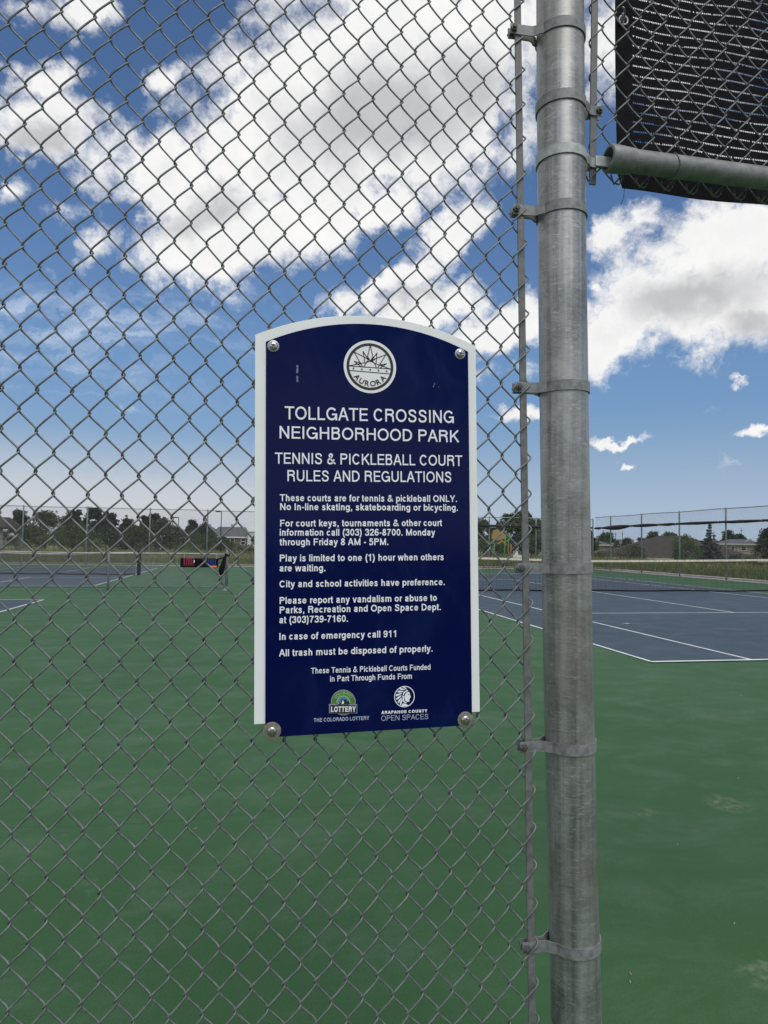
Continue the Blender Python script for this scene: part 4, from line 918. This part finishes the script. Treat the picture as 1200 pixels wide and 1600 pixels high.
# ------------------------------------------------------------------ vegetation
def leafmat(name, c1, c2):
    def f(t, b):
        g = t.new('ShaderNodeNewGeometry'); n = t.noise(g.outputs['Position'], 1.4, 4, .6)
        t.l.new(t.mix(t.smooth(n, .3, .7), rgb(*c1), rgb(*c2)), b.inputs['Base Color'])
        b.inputs['Roughness'].default_value = .7; b.inputs['Specular IOR Level'].default_value = .25
    return mat(name, c1, .7, build=f)
LM = {'pine': [leafmat('pine_a', (.018, .034, .020), (.030, .050, .026)), leafmat('pine_b', (.028, .044, .024), (.042, .062, .03))],
      'spruce': [leafmat('spruce_a', (.040, .068, .058), (.060, .092, .078)), leafmat('spruce_b', (.065, .098, .085), (.085, .122, .105))],
      'leafy': [leafmat('leaf_a', (.032, .052, .018), (.050, .078, .026)), leafmat('leaf_b', (.055, .085, .028), (.078, .110, .038))],
      'olive': [leafmat('olive_a', (.055, .062, .026), (.080, .088, .038)), leafmat('olive_b', (.080, .092, .038), (.105, .115, .050))],
      'willow': [leafmat('willow_a', (.060, .100, .030), (.085, .130, .042)), leafmat('willow_b', (.090, .135, .045), (.115, .16, .060))],
      'weed': [leafmat('weed_a', (.15, .17, .045), (.21, .22, .065)), leafmat('weed_b', (.20, .18, .08), (.30, .26, .13))]}
M['bark'] = mat('bark', (.09, .07, .05), .9, build=var(8, (.06, .045, .03), (.13, .10, .075), stretch=(1, 1, .3)))
def leaves(centres, n_each, spread, size, flat_=0.0, droop=0.0, seed=0):
    rg = np.random.default_rng(seed); C = np.repeat(np.array(centres), n_each, axis=0); N = len(C)
    off = rg.normal(size=(N, 3)); off /= np.maximum(np.linalg.norm(off, axis=1, keepdims=True), 1e-6); off *= (rg.random((N, 1))**.5)*spread; off[:, 2] *= .75
    P = C+off; n = rg.normal(size=(N, 3)); n[:, 2] += flat_; n /= np.linalg.norm(n, axis=1, keepdims=True)
    a = np.cross(n, rg.normal(size=(N, 3))); a /= np.linalg.norm(a, axis=1, keepdims=True); b2 = np.cross(n, a)
    s = size*(.6+.8*rg.random((N, 1))); V = np.stack([P-a*s, P-b2*s*.55, P+a*s, P+b2*s*.55], axis=1).reshape(-1, 3)
    Fs = np.arange(4*N).reshape(-1, 4); return V, Fs, rg.random(N)
def prof(kind, t):
    if kind == 'pine': return (.30+.75*min(1, t*4))*(1-t**2.6)*.95+.05
    if kind == 'leafy': return max(.05, math.sin(math.pi*min(1, .12+t*.9))**.6)
    if kind == 'olive': return max(.05, math.sin(math.pi*min(1, .2+t*.8))**.7)
    if kind == 'willow': return max(.05, math.sin(math.pi*min(1, .25+t*.72))**.6)
    if kind == 'poplar': return max(.05, math.sin(math.pi*min(1, .15+t*.85))**.5)
    if kind == 'bush': return max(.1, math.cos(t*math.pi/2)**.6)
    return 1-t
TREE_N = [0]
def tree(kind, x, y, ztop, width, label, name=None, cat='tree', group=None, z0=None, lm=None, dens=1.0):
    TREE_N[0] += 1; sd_ = TREE_N[0]*17; rg = random.Random(sd_); z0 = terr(x, y) if z0 is None else z0; H = ztop-z0; Wd = width/2
    base = 0.0 if kind in ('bush', 'spruce') else (.10*H if kind in ('willow', 'olive') else .18*H)
    t = thing(name or {'spruce': 'spruce_tree', 'pine': 'pine_tree', 'bush': 'bush'}.get(kind, 'leafy_tree'), label, cat, (x, y, z0), group)
    cs = []
    if kind == 'spruce':
        lv = int(16); tips = []
        for k in range(lv):
            f = k/(lv-1); zc = .05*H+f*.95*H; r = Wd*(1-f)**1.05*(1.0 if k % 2 else .82)+.02
            m_ = max(3, int(11*(1-f)+3))
            for j in range(m_):
                an = rg.uniform(0, 6.283); rr = r*rg.uniform(.82, 1.12)
                for q_ in np.linspace(.15, 1, max(2, int(6*(1-f)+1))): cs.append((rr*q_*math.cos(an), rr*q_*math.sin(an), zc-.10*rr*q_+rg.uniform(-.03, .03)*H*.3+(.05*rr*q_*q_)))
        V, Fs, rn = leaves(cs, int(11*dens), .034*H, .062*H**.4, 1.4, seed=sd_)
    else:
        nC = int({'bush': 26, 'poplar': 36}.get(kind, 96)*dens); lob = [(rg.uniform(0, 6.28), rg.uniform(.15, .95), rg.uniform(.12, .34)) for _ in range(9)]
        for k in range(nC):
            f = rg.random()**(.85); an = rg.uniform(0, 6.283)
            r = 1.18*Wd*prof(kind, f)
            for (la, lf_, lb) in lob:
                r *= 1+lb*math.exp(-((f-lf_)/.16)**2)*math.cos(an-la)
            q_ = math.sqrt(rg.uniform(.12, 1)); zc = base+(H-base)*f*(.97 if kind != 'pine' else .99)
            cs.append((r*q_*math.cos(an)*.9, r*q_*math.sin(an)*.9, zc-.05*H*rg.random()))
        if kind in ('pine', 'leafy'):      # few leading shoots that break the outline
            for _ in range(5): cs.append((rg.uniform(-.4, .4)*Wd, rg.uniform(-.4, .4)*Wd, H*rg.uniform(.93, 1.0)))
        V, Fs, rn = leaves(cs, int(52), .15*max(Wd*2, H*.62)*(.85 if kind == 'pine' else 1), .125*max(.6, min(1.6, H/4))*(.9 if kind != 'willow' else .8), .2, seed=sd_)
    V[:, 2] = np.maximum(V[:, 2], .01)
    me = mesh_np('crown', V, Fs, mats=LM[lm or ('leafy' if kind in ('bush', 'poplar') else kind)], mi=(rn > .55).astype(int)); ob('crown' if kind != 'bush' else 'foliage', me, t)
    mb = MB(); tr = max(.05, H*.028); mb.tube([(0, 0, 0), (.02*H*rg.uniform(-1, 1), 0, H*.35), (.02*H*rg.uniform(-1, 1), .01*H, H*.85)], [tr, tr*.75, tr*.2], 8)
    if kind not in ('spruce', 'bush', 'poplar'):
        for k in range(6):
            an = rg.uniform(0, 6.28); zb = H*rg.uniform(.22, .6); rr = Wd*rg.uniform(.5, .85); mb.tube([(0, 0, zb), (rr*.5*math.cos(an), rr*.5*math.sin(an), zb+.08*H), (rr*math.cos(an), rr*math.sin(an), zb+.2*H)], [tr*.45, tr*.3, tr*.12], 5)
    mb.build('trunk' if kind != 'bush' else 'stem', M['bark'], t, True); return t
GL = 'trees beyond the far fence'; GR = 'trees and shrubs beyond the right fence'
tree('pine', -28.6, 90.6, 4.7, 3.3, 'dark pine beside the picnic shelter at the far left', group=GL)
tree('leafy', -27.1, 96.3, 4.75, 4.9, 'broad green tree just right of the pine by the shelter', group=GL)
tree('pine', -25.1, 101.9, 5.2, 3.9, 'dark bushy pine second from the left in the pine row', group=GL)
tree('pine', -23.0, 105.5, 5.75, 4.3, 'tallest dark pine left of the pointed spruce', group=GL)
tree('pine', -21.6, 109.8, 5.3, 3.6, 'dark pine just left of the pointed spruce', group=GL)
tree('pine', -19.4, 111.0, 4.4, 3.4, 'low dark pine hidden behind the pointed spruce', group=GL)
tree('spruce', -17.4, 98.5, 4.6, 4.2, 'pointed dark spruce in the middle of the left tree row', group=GL, lm='pine')
tree('pine', -16.0, 106.7, 4.8, 2.9, 'narrow dark pine just right of the pointed spruce', group=GL)
tree('pine', -14.6, 106.9, 5.2, 3.7, 'full dark pine in front of the third fence post', group=GL)
tree('olive', -11.6, 91.4, 4.2, 3.6, 'olive green loose tree left of the grey roofed far house', group=GL)
tree('olive', -9.9, 90.0, 3.1, 3.2, 'lower olive green tree in front of the grey roofed far house', group=GL)
tree('leafy', -8.9, 104.6, 4.25, 3.0, 'dark green tree standing before the grey far roof', group=GL, lm='pine')
tree('pine', -6.9, 100.7, 3.7, 3.6, 'low dark pine left of the mauve brick house', group=GL)
tree('leafy', -3.6, 79.9, 1.75, 2.0, 'small green tree in front of the brick house', group=GL)
tree('leafy', -20.5, 84, 2.9, 5.0, 'wide low green tree under the pines', group=GL)
tree('leafy', -13.5, 86, 2.3, 4.2, 'low dark green tree under the spruce', group=GL, lm='pine')
tree('leafy', -24.6, 82, 2.6, 4.6, 'low green tree under the left pines', group=GL)
tree('bush', -14.8, 68.4, 1.35, 3.2, 'yellow green bush below the pointed spruce', cat='bush', group=GL, lm='willow')
tree('bush', -10.8, 70.5, 1.0, 3.0, 'low olive bush below the third fence post', cat='bush', group=GL, lm='olive')
tree('bush', -2.0, 75, 1.25, 3.4, 'green bush below the brick house windows', cat='bush', group=GL)
tree('bush', -.3, 70, .95, 2.4, 'pale bush touching the left edge of the sign', cat='bush', group=GL, lm='willow')
tree('bush', -6.3, 72, 1.05, 4.2, 'spreading bush under the street lamps', cat='bush', group=GL, lm='willow')
for (x, y, z, w_2, lb) in ((5.4, 109.8, 5.0, 5.2, 'leafy tree hidden behind the left half of the sign'), (15.3, 114, 6.1, 6.5, 'tall leafy tree hidden behind the middle of the sign'), (22, 96.2, 4.7, 5.7, 'leafy tree hidden behind the right half of the sign')):
    tree('leafy', x, y, z, w_2, lb, group=GL)
for i, (x, y, z, w_2, lb) in enumerate(((-29.5, 84, 2.6, 5, 'low dark tree beside the picnic shelter'), (-22.5, 92, 3.0, 5, 'wide dark green tree under the tallest pine'), (-18.2, 90, 2.6, 4.6, 'wide dark green tree left below the spruce'), (-15.6, 96, 3.0, 4.6, 'wide dark green tree right below the spruce'), (-8.2, 92, 2.4, 4.2, 'wide olive tree under the grey far roof'), (-5.6, 88, 2.1, 3.4, 'low green tree left of the brick house'))):
    tree('leafy', x, y, z, w_2, lb, group=GL, lm='olive' if i in (4,) else 'pine' if i % 2 == 0 else 'leafy')
tree('leafy', 28.4, 81, 4.5, 2.9, 'slim leafy tree behind the play canopy', group=GR)
tree('leafy', 26.3, 72.5, 2.5, 4.2, 'low leafy tree right of the sign behind the play posts', group=GR)
tree('leafy', 29.4, 75.4, 4.9, 3.9, 'tall leafy tree just left of the thick post', group=GR)
tree('leafy', 32.0, 77, 5.3, 4.6, 'tallest leafy tree, half hidden by the thick post', group=GR)
tree('leafy', 34.6, 79, 4.5, 4.0, 'leafy tree behind the thick post', group=GR)
tree('leafy', 39.1, 75, 3.45, 2.9, 'green tree just right of the thick post', group=GR)
tree('olive', 40.0, 66, 1.6, 3.6, 'low olive green tree left of the big brown roof', group=GR)
tree('leafy', 62.6, 113, 3.8, 4.8, 'round dark tree behind the second right fence post', group=GR)
tree('leafy', 66.3, 112, 2.9, 3.0, 'small round tree left of the white gabled far house', group=GR)
tree('leafy', 78.2, 126, 3.2, 2.9, 'small dark tree in front of the white gabled far house', group=GR)
tree('leafy', 75.2, 117.7, 4.2, 3.9, 'round green tree between the big roof and far house', group=GR)
tree('leafy', 77.6, 116.5, 3.3, 3.4, 'lower round green tree touching the big brown roof', group=GR)
tree('poplar', 83.0, 124.6, 4.7, 1.9, 'narrow dark tree above the roof ridge', group=GR)
tree('leafy', 89.5, 131.9, 4.5, 4.4, 'dark tree just right of the roof ridge', group=GR)
tree('willow', 35.4, 50.6, 2.55, 2.4, 'light green willow shrub left of the blue spruce', group=GR)
tree('spruce', 37.0, 49.7, 3.3, 2.9, 'blue green spruce beyond the right fence', group=GR)
tree('leafy', 92.2, 118.3, 4.7, 3.0, 'dark tree just right of the blue spruce tip', group=GR, lm='pine')
for x, y, z, w_2, lb in ((96.5, 121.5, 4.2, 3.8, 'dark tree left of the two thin poles'), (100.2, 124.6, 4.2, 4.2, 'dark tree below the two thin poles'), (101.4, 119.8, 4.3, 3.6, 'dark tree above the small dormer'), (103.5, 118.5, 3.9, 3.6, 'dark tree near the right edge behind the grey roof')):
    tree('leafy', x, y, z, w_2, lb, group=GR, lm='pine')
tree('leafy', 78.3, 91.3, 4.45, 3.6, 'tall dark tree at the right edge of the view', group=GR, lm='pine')
tree('bush', 47.2, 59.4, .75, 3.2, 'dark bush in front of the tan house left window', cat='bush', group=GR, lm='pine')
tree('bush', 49.6, 60.4, .85, 2.6, 'dark bush in front of the tan house middle', cat='bush', group=GR)
tree('bush', 44.2, 60.4, .35, 3.2, 'low green bush right of the blue spruce', cat='bush', group=GR, lm='olive')
tree('bush', 36.6, 66.4, .75, 3.8, 'olive bush just right of the thick post', cat='bush', group=GR, lm='olive')

# grass and weeds
def grass(name, N, region, hmin, hmax, seed, mats, wid=.022, nb=5, spread=.14):
    rg = np.random.default_rng(seed); P = []
    while len(P) < N:
        x, y = region(rg)
        P.append((x, y, terr(x, y)))
    P = np.repeat(np.array(P), nb, axis=0); n = len(P); P[:, :2] += rg.normal(size=(n, 2))*spread
    h = (hmin+(hmax-hmin)*rg.random(n)**2)[:, None]; an = rg.random(n)*6.283; d = np.stack([np.cos(an), np.sin(an), np.zeros(n)], 1); ln = rg.normal(size=(n, 2))*.3
    tip = P+np.concatenate([ln*h, h], 1); w2 = wid*(.6+.8*rg.random((n, 1)))
    V = np.stack([P-d*w2, P+d*w2, tip], 1).reshape(-1, 3); Fs = np.arange(3*n).reshape(-1, 3)
    return stuff(ob(name, mesh_np(name, V, Fs, mats=mats, mi=(rg.random(n) > .6).astype(int))))
def reg_left(rg): 
    y = 41.9+rg.random()**1.3*46; return rg.uniform(-.42*y-3, .52*y), y
def reg_strip(rg): y = rg.uniform(38.6, 39.9); return rg.uniform(-17, 24), y
def reg_right(rg):
    x = 22.6+rg.random()**1.3*26; return x, rg.uniform(.62*x+2, 1.9*x+8)
GM = LM['weed']; GM2 = [LM['willow'][0], LM['weed'][0]]
grass('grass', 16000, reg_left, .08, .30, 1, GM2, .03)
grass('grass', 2500, reg_strip, .05, .2, 2, GM, .02)
grass('grass', 14000, reg_right, .08, .38, 3, GM2, .022)
def reg_weeds(rg): y = rg.uniform(52, 80); return rg.uniform(-.42*y, .5*y), y
grass('weeds', 2600, reg_weeds, .15, .62, 4, GM, .035, 8, .25)
def reg_weeds2(rg): x = rg.uniform(30, 44); return x, rg.uniform(.7*x, 1.75*x+8)
grass('weeds', 1500, reg_weeds2, .2, .7, 5, GM, .03, 8, .2)

# ------------------------------------------------------------------ houses
def brickm(name, c1, c2, sc=1.0, mortar=(.35, .32, .30)):
    def f(t, b):
        tc = t.new('ShaderNodeTexCoord'); bt = t.new('ShaderNodeTexBrick'); mp = t.new('ShaderNodeMapping'); mp.inputs['Rotation'].default_value = (R_(90), 0, 0)
        t.l.new(tc.outputs['Object'], mp.inputs[0]); t.l.new(mp.outputs[0], bt.inputs[0])
        bt.inputs['Color1'].default_value = rgb(*c1); bt.inputs['Color2'].default_value = rgb(*c2); bt.inputs['Mortar'].default_value = rgb(*mortar); bt.inputs['Scale'].default_value = 4*sc; bt.inputs['Mortar Size'].default_value = .01
        t.l.new(bt.outputs[0], b.inputs['Base Color'])
    return mat(name, c1, .9, build=f)
M['mauvebrick'] = brickm('mauve_brick', (.16, .115, .105), (.21, .155, .14))
M['shingle'] = mat('grey_shingles', (.10, .10, .11), .9, build=var(3, (.075, .075, .085), (.13, .13, .14), stretch=(1, 1, 6)))
M['shinglebr'] = mat('brown_shingles', (.045, .037, .030), .95, build=var(1.6, (.034, .028, .022), (.060, .050, .041), detail=8, stretch=(1, 1, 5)))
M['tan'] = mat('tan_siding', (.25, .235, .17), .8, build=var(2, (.23, .215, .155), (.28, .26, .19), stretch=(.2, .2, 9)))
M['stonebr'] = mat('brown_siding', (.15, .125, .11), .9, build=var(3, (.12, .10, .09), (.19, .16, .14)))
M['trim'] = mat('white_trim', (.72, .71, .66), .6); M['trimtan'] = mat('cream_trim', (.50, .48, .38), .6); M['whitewall'] = mat('white_siding', (.62, .63, .62), .7, build=var(1, (.58, .59, .58), (.67, .68, .67), stretch=(.2, .2, 8)))
M['pane'] = mat('dark_window_glass', (.02, .024, .03), .08, spec=.6)
def house(name, label, cx, cy, z0, wd, dp, ze, zr, wallm, roofm, trimm, wins, rot=0.0, hip=1.0, over=.35, group=None, ridge_frac=None, extra=None):
    """wd along local x, dp along local y; front at -dp/2. wins: (x, z0, w, h)"""
    t = thing(name, label, 'house', (cx, cy, z0), group, rot); h0, hr = ze-z0, zr-z0
    mb = MB(); mb.box(-wd/2, -dp/2, 0, wd/2, dp/2, h0); mb.build('wall', wallm, t)
    a, bb = wd/2+over, dp/2+over; rx = a-min(a*.98, bb)*hip
    V = [(-a, -bb, h0), (a, -bb, h0), (a, bb, h0), (-a, bb, h0), (-rx, 0, hr), (rx, 0, hr), (-a, -bb, h0+.12), (a, -bb, h0+.12), (a, bb, h0+.12), (-a, bb, h0+.12)]
    mb = MB(); mb.add(V, [(6, 7, 5, 4), (7, 8, 5), (8, 9, 4, 5), (9, 6, 4), (0, 3, 2, 1), (0, 1, 7, 6), (1, 2, 8, 7), (2, 3, 9, 8), (3, 0, 6, 9)]); rf = mb.build('roof', roofm, t)
    mb = MB(); mb.box(-a, -bb-.03, h0-.04, a, -bb-.002, h0+.16); mb.build('fascia', trimm, t)
    for sgn in (-1, 1):
        mb = MB(); x = sgn*wd/2; mb.box(x-.07, -dp/2-.03, 0, x+.07, -dp/2-.002, h0-.04); mb.build('corner_trim', trimm, t)
    for (x, zb, w2, hh) in wins:
        zb -= z0; wf = MB(); fr = .10; y = -dp/2
        wf.box(x-w2/2-fr, y-.06, zb-fr, x+w2/2+fr, y-.002, zb); wf.box(x-w2/2-fr, y-.06, zb+hh, x+w2/2+fr, y-.002, zb+hh+fr)
        wf.box(x-w2/2-fr, y-.06, zb, x-w2/2, y-.002, zb+hh); wf.box(x+w2/2, y-.06, zb, x+w2/2+fr, y-.002, zb+hh); wf.box(x-w2/2, y-.05, zb+hh*.47, x+w2/2, y-.002, zb+hh*.54)
        wo = wf.build('window', M['trim'] if trimm is M['trim'] else trimm, t)
        for k in (0, 1):
            p = MB(); p.box(x-w2/2+.004, y-.03, zb+.004+(hh*.54 if k else 0), x+w2/2-.004, y-.01, zb+(hh-.004 if k else hh*.47-.004)); p.build('pane', M['pane'], wo)
    if extra: extra(t, h0, hr, dp, wd)
    return t
def ex_brick(t, h0, hr, dp, wd):
    mb = MB(); mb.box(2.6, -dp/2-1.0, .4, 6.4, -dp/2+.4, 2.95); g_ = mb.build('wing', M['whitewall'], t)
    mb = MB(); mb.box(2.45, -dp/2-1.15, 2.95, 6.55, -dp/2+.5, 3.10); mb.build('wing_roof', M['trim'], t)
    mb = MB(); mb.box(-.2, .3, hr-.35, .0, .5, hr+.35); mb.cyl((-.1, .4, hr+.35), .17, .12, 10); mb.build('roof_vent', M['farpost'], t)
    bay = MB(); bay.box(-2.65, -dp/2-.35, .3, -2.15, -dp/2-.002, 1.75); bay.build('bay', M['trim'], t)
    p = MB(); p.box(-2.58, -dp/2-.38, .75, -2.44, -dp/2-.352, 1.6); p.box(-2.36, -dp/2-.38, .75, -2.22, -dp/2-.352, 1.6); p.build('pane', M['pane'], t)
house('brick_house', 'mauve brick house with grey roof and white windows beside the sign', -3.6, 116, -.06, 6.0, 8, 1.93, 3.75, M['mauvebrick'], M['shingle'], M['trim'], [(.2, .82, .56, .98), (1.92, .84, .56, .98)], hip=.35, extra=ex_brick)
house('far_house', 'far house with broad grey hip roof behind the left trees', -9.5, 138, -.06, 6.6, 8, 2.55, 4.5, M['stonebr'], M['shingle'], M['trim'], [(-1, 1.2, .6, .8)], hip=.8)
house('low_house', 'brown house with huge brown hip roof beyond the right fence', 49.6, 73.6, -2.4, 18.5, 13, .05, 2.85, M['stonebr'], M['shinglebr'], M['trimtan'], [(-3, -1.2, 1, 1), (3, -1.2, 1, 1)], rot=-R_(34), hip=1.2)
def ex_tan(t, h0, hr, dp, wd):
    mb = MB(); mb.box(-.6, -dp/2-.04, h0-1.38, wd/2, -dp/2-.002, h0-1.26); mb.build('belt_trim', M['trimtan'], t)
    mb = MB(); mb.box(.05, -dp/2-.035, 0, .15, -dp/2-.002, h0-.05); mb.box(2.25, -dp/2-.035, 0, 2.35, -dp/2-.002, h0-.05); mb.build('downpipe', M['trimtan'], t)
    mb = MB(); mb.poly([(.9, hr-.62), (2.5, hr-.62), (1.7, hr+.02)], -1.6, .4); mb.build('dormer', M['whitewall'], t)
    mb = MB(); mb.poly([(.75, hr-.66), (1.7, hr+.02), (2.65, hr-.66), (2.65, hr-.54), (1.7, hr+.14), (.75, hr-.54)], -1.75, -1.62); mb.build('dormer_trim', M['trim'], t)
house('tan_house', 'tan sided house with grey roof and cream trimmed windows at right', 77.0, 96.5, -2.4, 7.6, 7, 2.05, 2.95, M['tan'], M['shingle'], M['trimtan'], [(-.65, 1.2, .42, .60), (.85, 1.2, .62, .60), (-2.9, 1.3, .3, .5)], rot=-R_(40), hip=.8, over=.3, extra=ex_tan)
def ex_porch(t, h0, hr, dp, wd):
    mb = MB()
    for x in (-.75, -.05, .75): mb.box(x-.06, -dp/2-.5, 0, x+.06, -dp/2-.38, h0-.3)
    mb.build('porch_post', M['trim'], t)
    mb = MB(); mb.poly([(-.55, h0-.75), (-.45, h0-.75), (.1, h0-.40), (.65, h0-.75), (.75, h0-.75), (.1, h0-.28)], -dp/2-.52, -dp/2-.40); mb.build('porch_gable', M['trim'], t)
house('porch_house', 'small white trimmed porch between the blue spruce and tan house', 73.6, 98.5, -2.4, 2.3, 4, 2.15, 2.9, M['stonebr'], M['shingle'], M['trim'], [], rot=-R_(40), hip=.5, over=.15, extra=ex_porch)
house('white_gable_house', 'tiny white gabled house far off between round trees', 82.1, 139.5, -2.4, 3.8, 6, 2.2, 3.15, M['whitewall'], M['shingle'], M['trim'], [(.6, 1.2, .5, .6)], rot=-R_(32), hip=.1)
house('grey_roof_house', 'far house showing a grey roof behind the blue spruce', 60.5, 85.5, -2.4, 8, 7, 1.3, 2.05, M['stonebr'], M['shingle'], M['trimtan'], [], rot=-R_(36), hip=.9)
house('hidden_grey_house', 'grey far house behind the round trees right of the post', 57, 108, -2.4, 7, 6, 1.6, 2.6, M['tan'], M['shingle'], M['trimtan'], [], rot=-R_(30), hip=.8)

# picnic shelter at far left
sh = thing('picnic_shelter', 'picnic shelter with brown roof and stone columns at the left edge', 'shelter', (-19.2, 53.5, 0))
mb = MB(); mb.add([(-3, -2.2, 2.0), (2.05, -2.2, 2.0), (2.05, 2.2, 2.0), (-3, 2.2, 2.0), (-3, 0, 2.95), (1.7, 0, 2.85), (-3, -2.2, 2.12), (2.05, -2.2, 2.12), (2.05, 2.2, 2.12), (-3, 2.2, 2.12)], [(6, 7, 5, 4), (7, 8, 5), (8, 9, 4, 5), (9, 6, 4), (0, 3, 2, 1), (0, 1, 7, 6), (1, 2, 8, 7), (2, 3, 9, 8), (3, 0, 6, 9)]); mb.build('roof', M['shinglebr'], sh)
M['stone'] = mat('tan_stone', (.22, .20, .16), .9, build=var(5, (.15, .135, .11), (.27, .25, .2)))
for xx, yy in ((1.75, -1.8), (1.75, 1.8), (-2.6, -1.8), (-2.6, 1.8)):
    mb = MB(); mb.box(xx-.17, yy-.17, -.06, xx+.17, yy+.17, 1.15); mb.box(xx-.11, yy-.11, 1.15, xx+.11, yy+.11, 2.0); mb.build('column', M['stone'], sh)

# street lamps
def lamp(x, y, z, label):
    t = thing('street_lamp', label, 'street lamp', (x, y, -.06), 'street lamps by the brick house')
    mb = MB(); mb.tube([(0, 0, 0), (0, 0, z)], [.055, .04], 8); mb.build('pole', M['black'], t)
    mb = MB(); mb.box(-.36, -.03, z-.09, 0, .03, z-.04); mb.build('arm', M['black'], t)
    mb = MB(); mb.box(-.62, -.14, z-.12, -.16, .14, z-.01); mb.build('lamp_head', M['black'], t)
lamp(-8.93, 84.5, 4.22, 'slim black street lamp further left behind the low fence'); lamp(-3.5, 74.9, 4.66, 'taller black street lamp beside the brick house')
# power poles
M['wood'] = mat('weathered_pole', (.10, .095, .09), .9)
for x, y, z, lb in ((99.6, 173.5, 5.7, 'left of two thin utility poles above the round trees'), (101.1, 172.6, 5.9, 'right of two thin utility poles above the round trees'), (136.3, 172.7, 6.7, 'shorter utility pole right of the blue spruce'), (137.9, 171.5, 7.5, 'tallest utility pole above the tan house')):
    t = thing('utility_pole', lb, 'utility pole', (x, y, -2.4), 'utility poles on the skyline'); z += 2.4
    mb = MB(); mb.tube([(0, 0, 0), (0, 0, z)], [.10, .07], 8); mb.build('pole', M['wood'], t)
    mb = MB(); mb.box(-.5, -.05, z-.9, .5, .05, z-.8); mb.build('crossarm', M['wood'], t, rot=(0, 0, -R_(30)))
pw = thing('power_line', 'thin power lines sagging between the utility poles', 'power line', (101, 173, 3.2))
for dz in (0, -.5):
    mb = MB(); mb.tube([Vector((-40+4.2*i*2, 12-i*1.2, 1.3+dz-.5*math.sin(math.pi*(i % 5)/5))) for i in range(16)], .018, 4); mb.build('cable', M['wood'], pw)

# playground
M['pyellow'] = mat('faded_orange_panel', (.36, .22, .06), .6); M['pgreen'] = mat('lime_green_tube', (.20, .42, .10), .5); M['pred'] = mat('brick_red_tube', (.33, .08, .05), .5)
pg = thing('play_structure', 'climbing frame with orange canopy on lime green posts by the trees', 'play structure', (21.2, 56.2, -.06))
mb = MB(); mb.poly([(-.85, 2.0), (-.35, 1.85), (.35, 2.05), (.55, 2.75), (.05, 2.55), (-.3, 2.85), (-.75, 2.7)], -.25, -.15); mb.build('canopy', M['pyellow'], pg)
mb = MB(); mb.poly([(-.45, 1.55), (.0, 1.9), (.45, 1.55), (.35, 1.5), (.0, 1.75), (-.35, 1.5)], -.5, -.42); mb.build('canopy', M['pyellow'], pg)
for x in (-.55, .42, .75):
    mb = MB(); mb.tube([(x, 0, 0), (x+.02, 0, 1.6), (x+.12, 0, 2.5)], .045, 8); mb.build('post', M['pgreen'], pg, True)
mb = MB(); mb.tube([(.42, 0, 1.7), (.8, -.1, 1.9), (.95, -.1, 2.2), (.75, -.1, 2.5)], .05, 8); mb.tube([(-.55, 0, 1.5), (-.1, -.1, 1.9), (.42, 0, 2.0)], .03, 8); mb.build('climbing_bar', M['pgreen'], pg, True)
mb = MB(); mb.tube([(1.0, 0, 0), (1.02, 0, 1.55)], .07, 8); mb.tube([(1.0, 0, 1.0), (1.3, 0, 1.25)], .04, 8); mb.build('slide_post', M['pred'], pg, True)
mb = MB(); mb.box(1.15, -.2, .35, 1.95, .2, .6); mb.box(1.3, -.2, .6, 1.6, .2, .95); mb.build('play_panel', M['trim'], pg)

# a dry leaf on the blue court
lf2 = thing('dry_leaf', 'small dry beige leaf lying on the blue tennis court', 'leaf', (6.556, 11.076, .006))
mb = MB(); mb.add([(-.075, 0, .0), (-.03, -.03, .012), (.03, -.028, .006), (.085, 0, .016), (.03, .03, .022), (-.03, .025, .01)], [(0, 1, 4, 5), (1, 2, 3, 4)])
M['dryleaf'] = mat('dry_leaf', (.30, .28, .22), .8)
mb.build('leaf_blade', M['dryleaf'], lf2); mb = MB(); mb.tube([(.08, 0, .014), (.11, .01, .004)], .003, 5); mb.build('leaf_stalk', M['dryleaf'], lf2)
# bits of grit and dry litter on the near court
V = []; Fs = []; rl = random.Random(21)
for _ in range(70):
    y = rl.uniform(1.7, 6.5); x = rl.uniform(-.5*y, .85*y); r = rl.uniform(.0025, .007)*(1+y*.15); a = rl.uniform(0, 3.14); k = len(V); q = rl.uniform(.3, 1)
    V += [(x-r*math.cos(a), y-r*math.sin(a), .002), (x+r*q*.4*math.sin(a), y-r*q*.4*math.cos(a), .003), (x+r*math.cos(a), y+r*math.sin(a), .005), (x-r*q*.4*math.sin(a), y+r*q*.4*math.cos(a), .006)]; Fs.append((k, k+1, k+2, k+3))
stuff(ob('litter', mesh_np('litter', V, Fs, M['dryleaf'])))
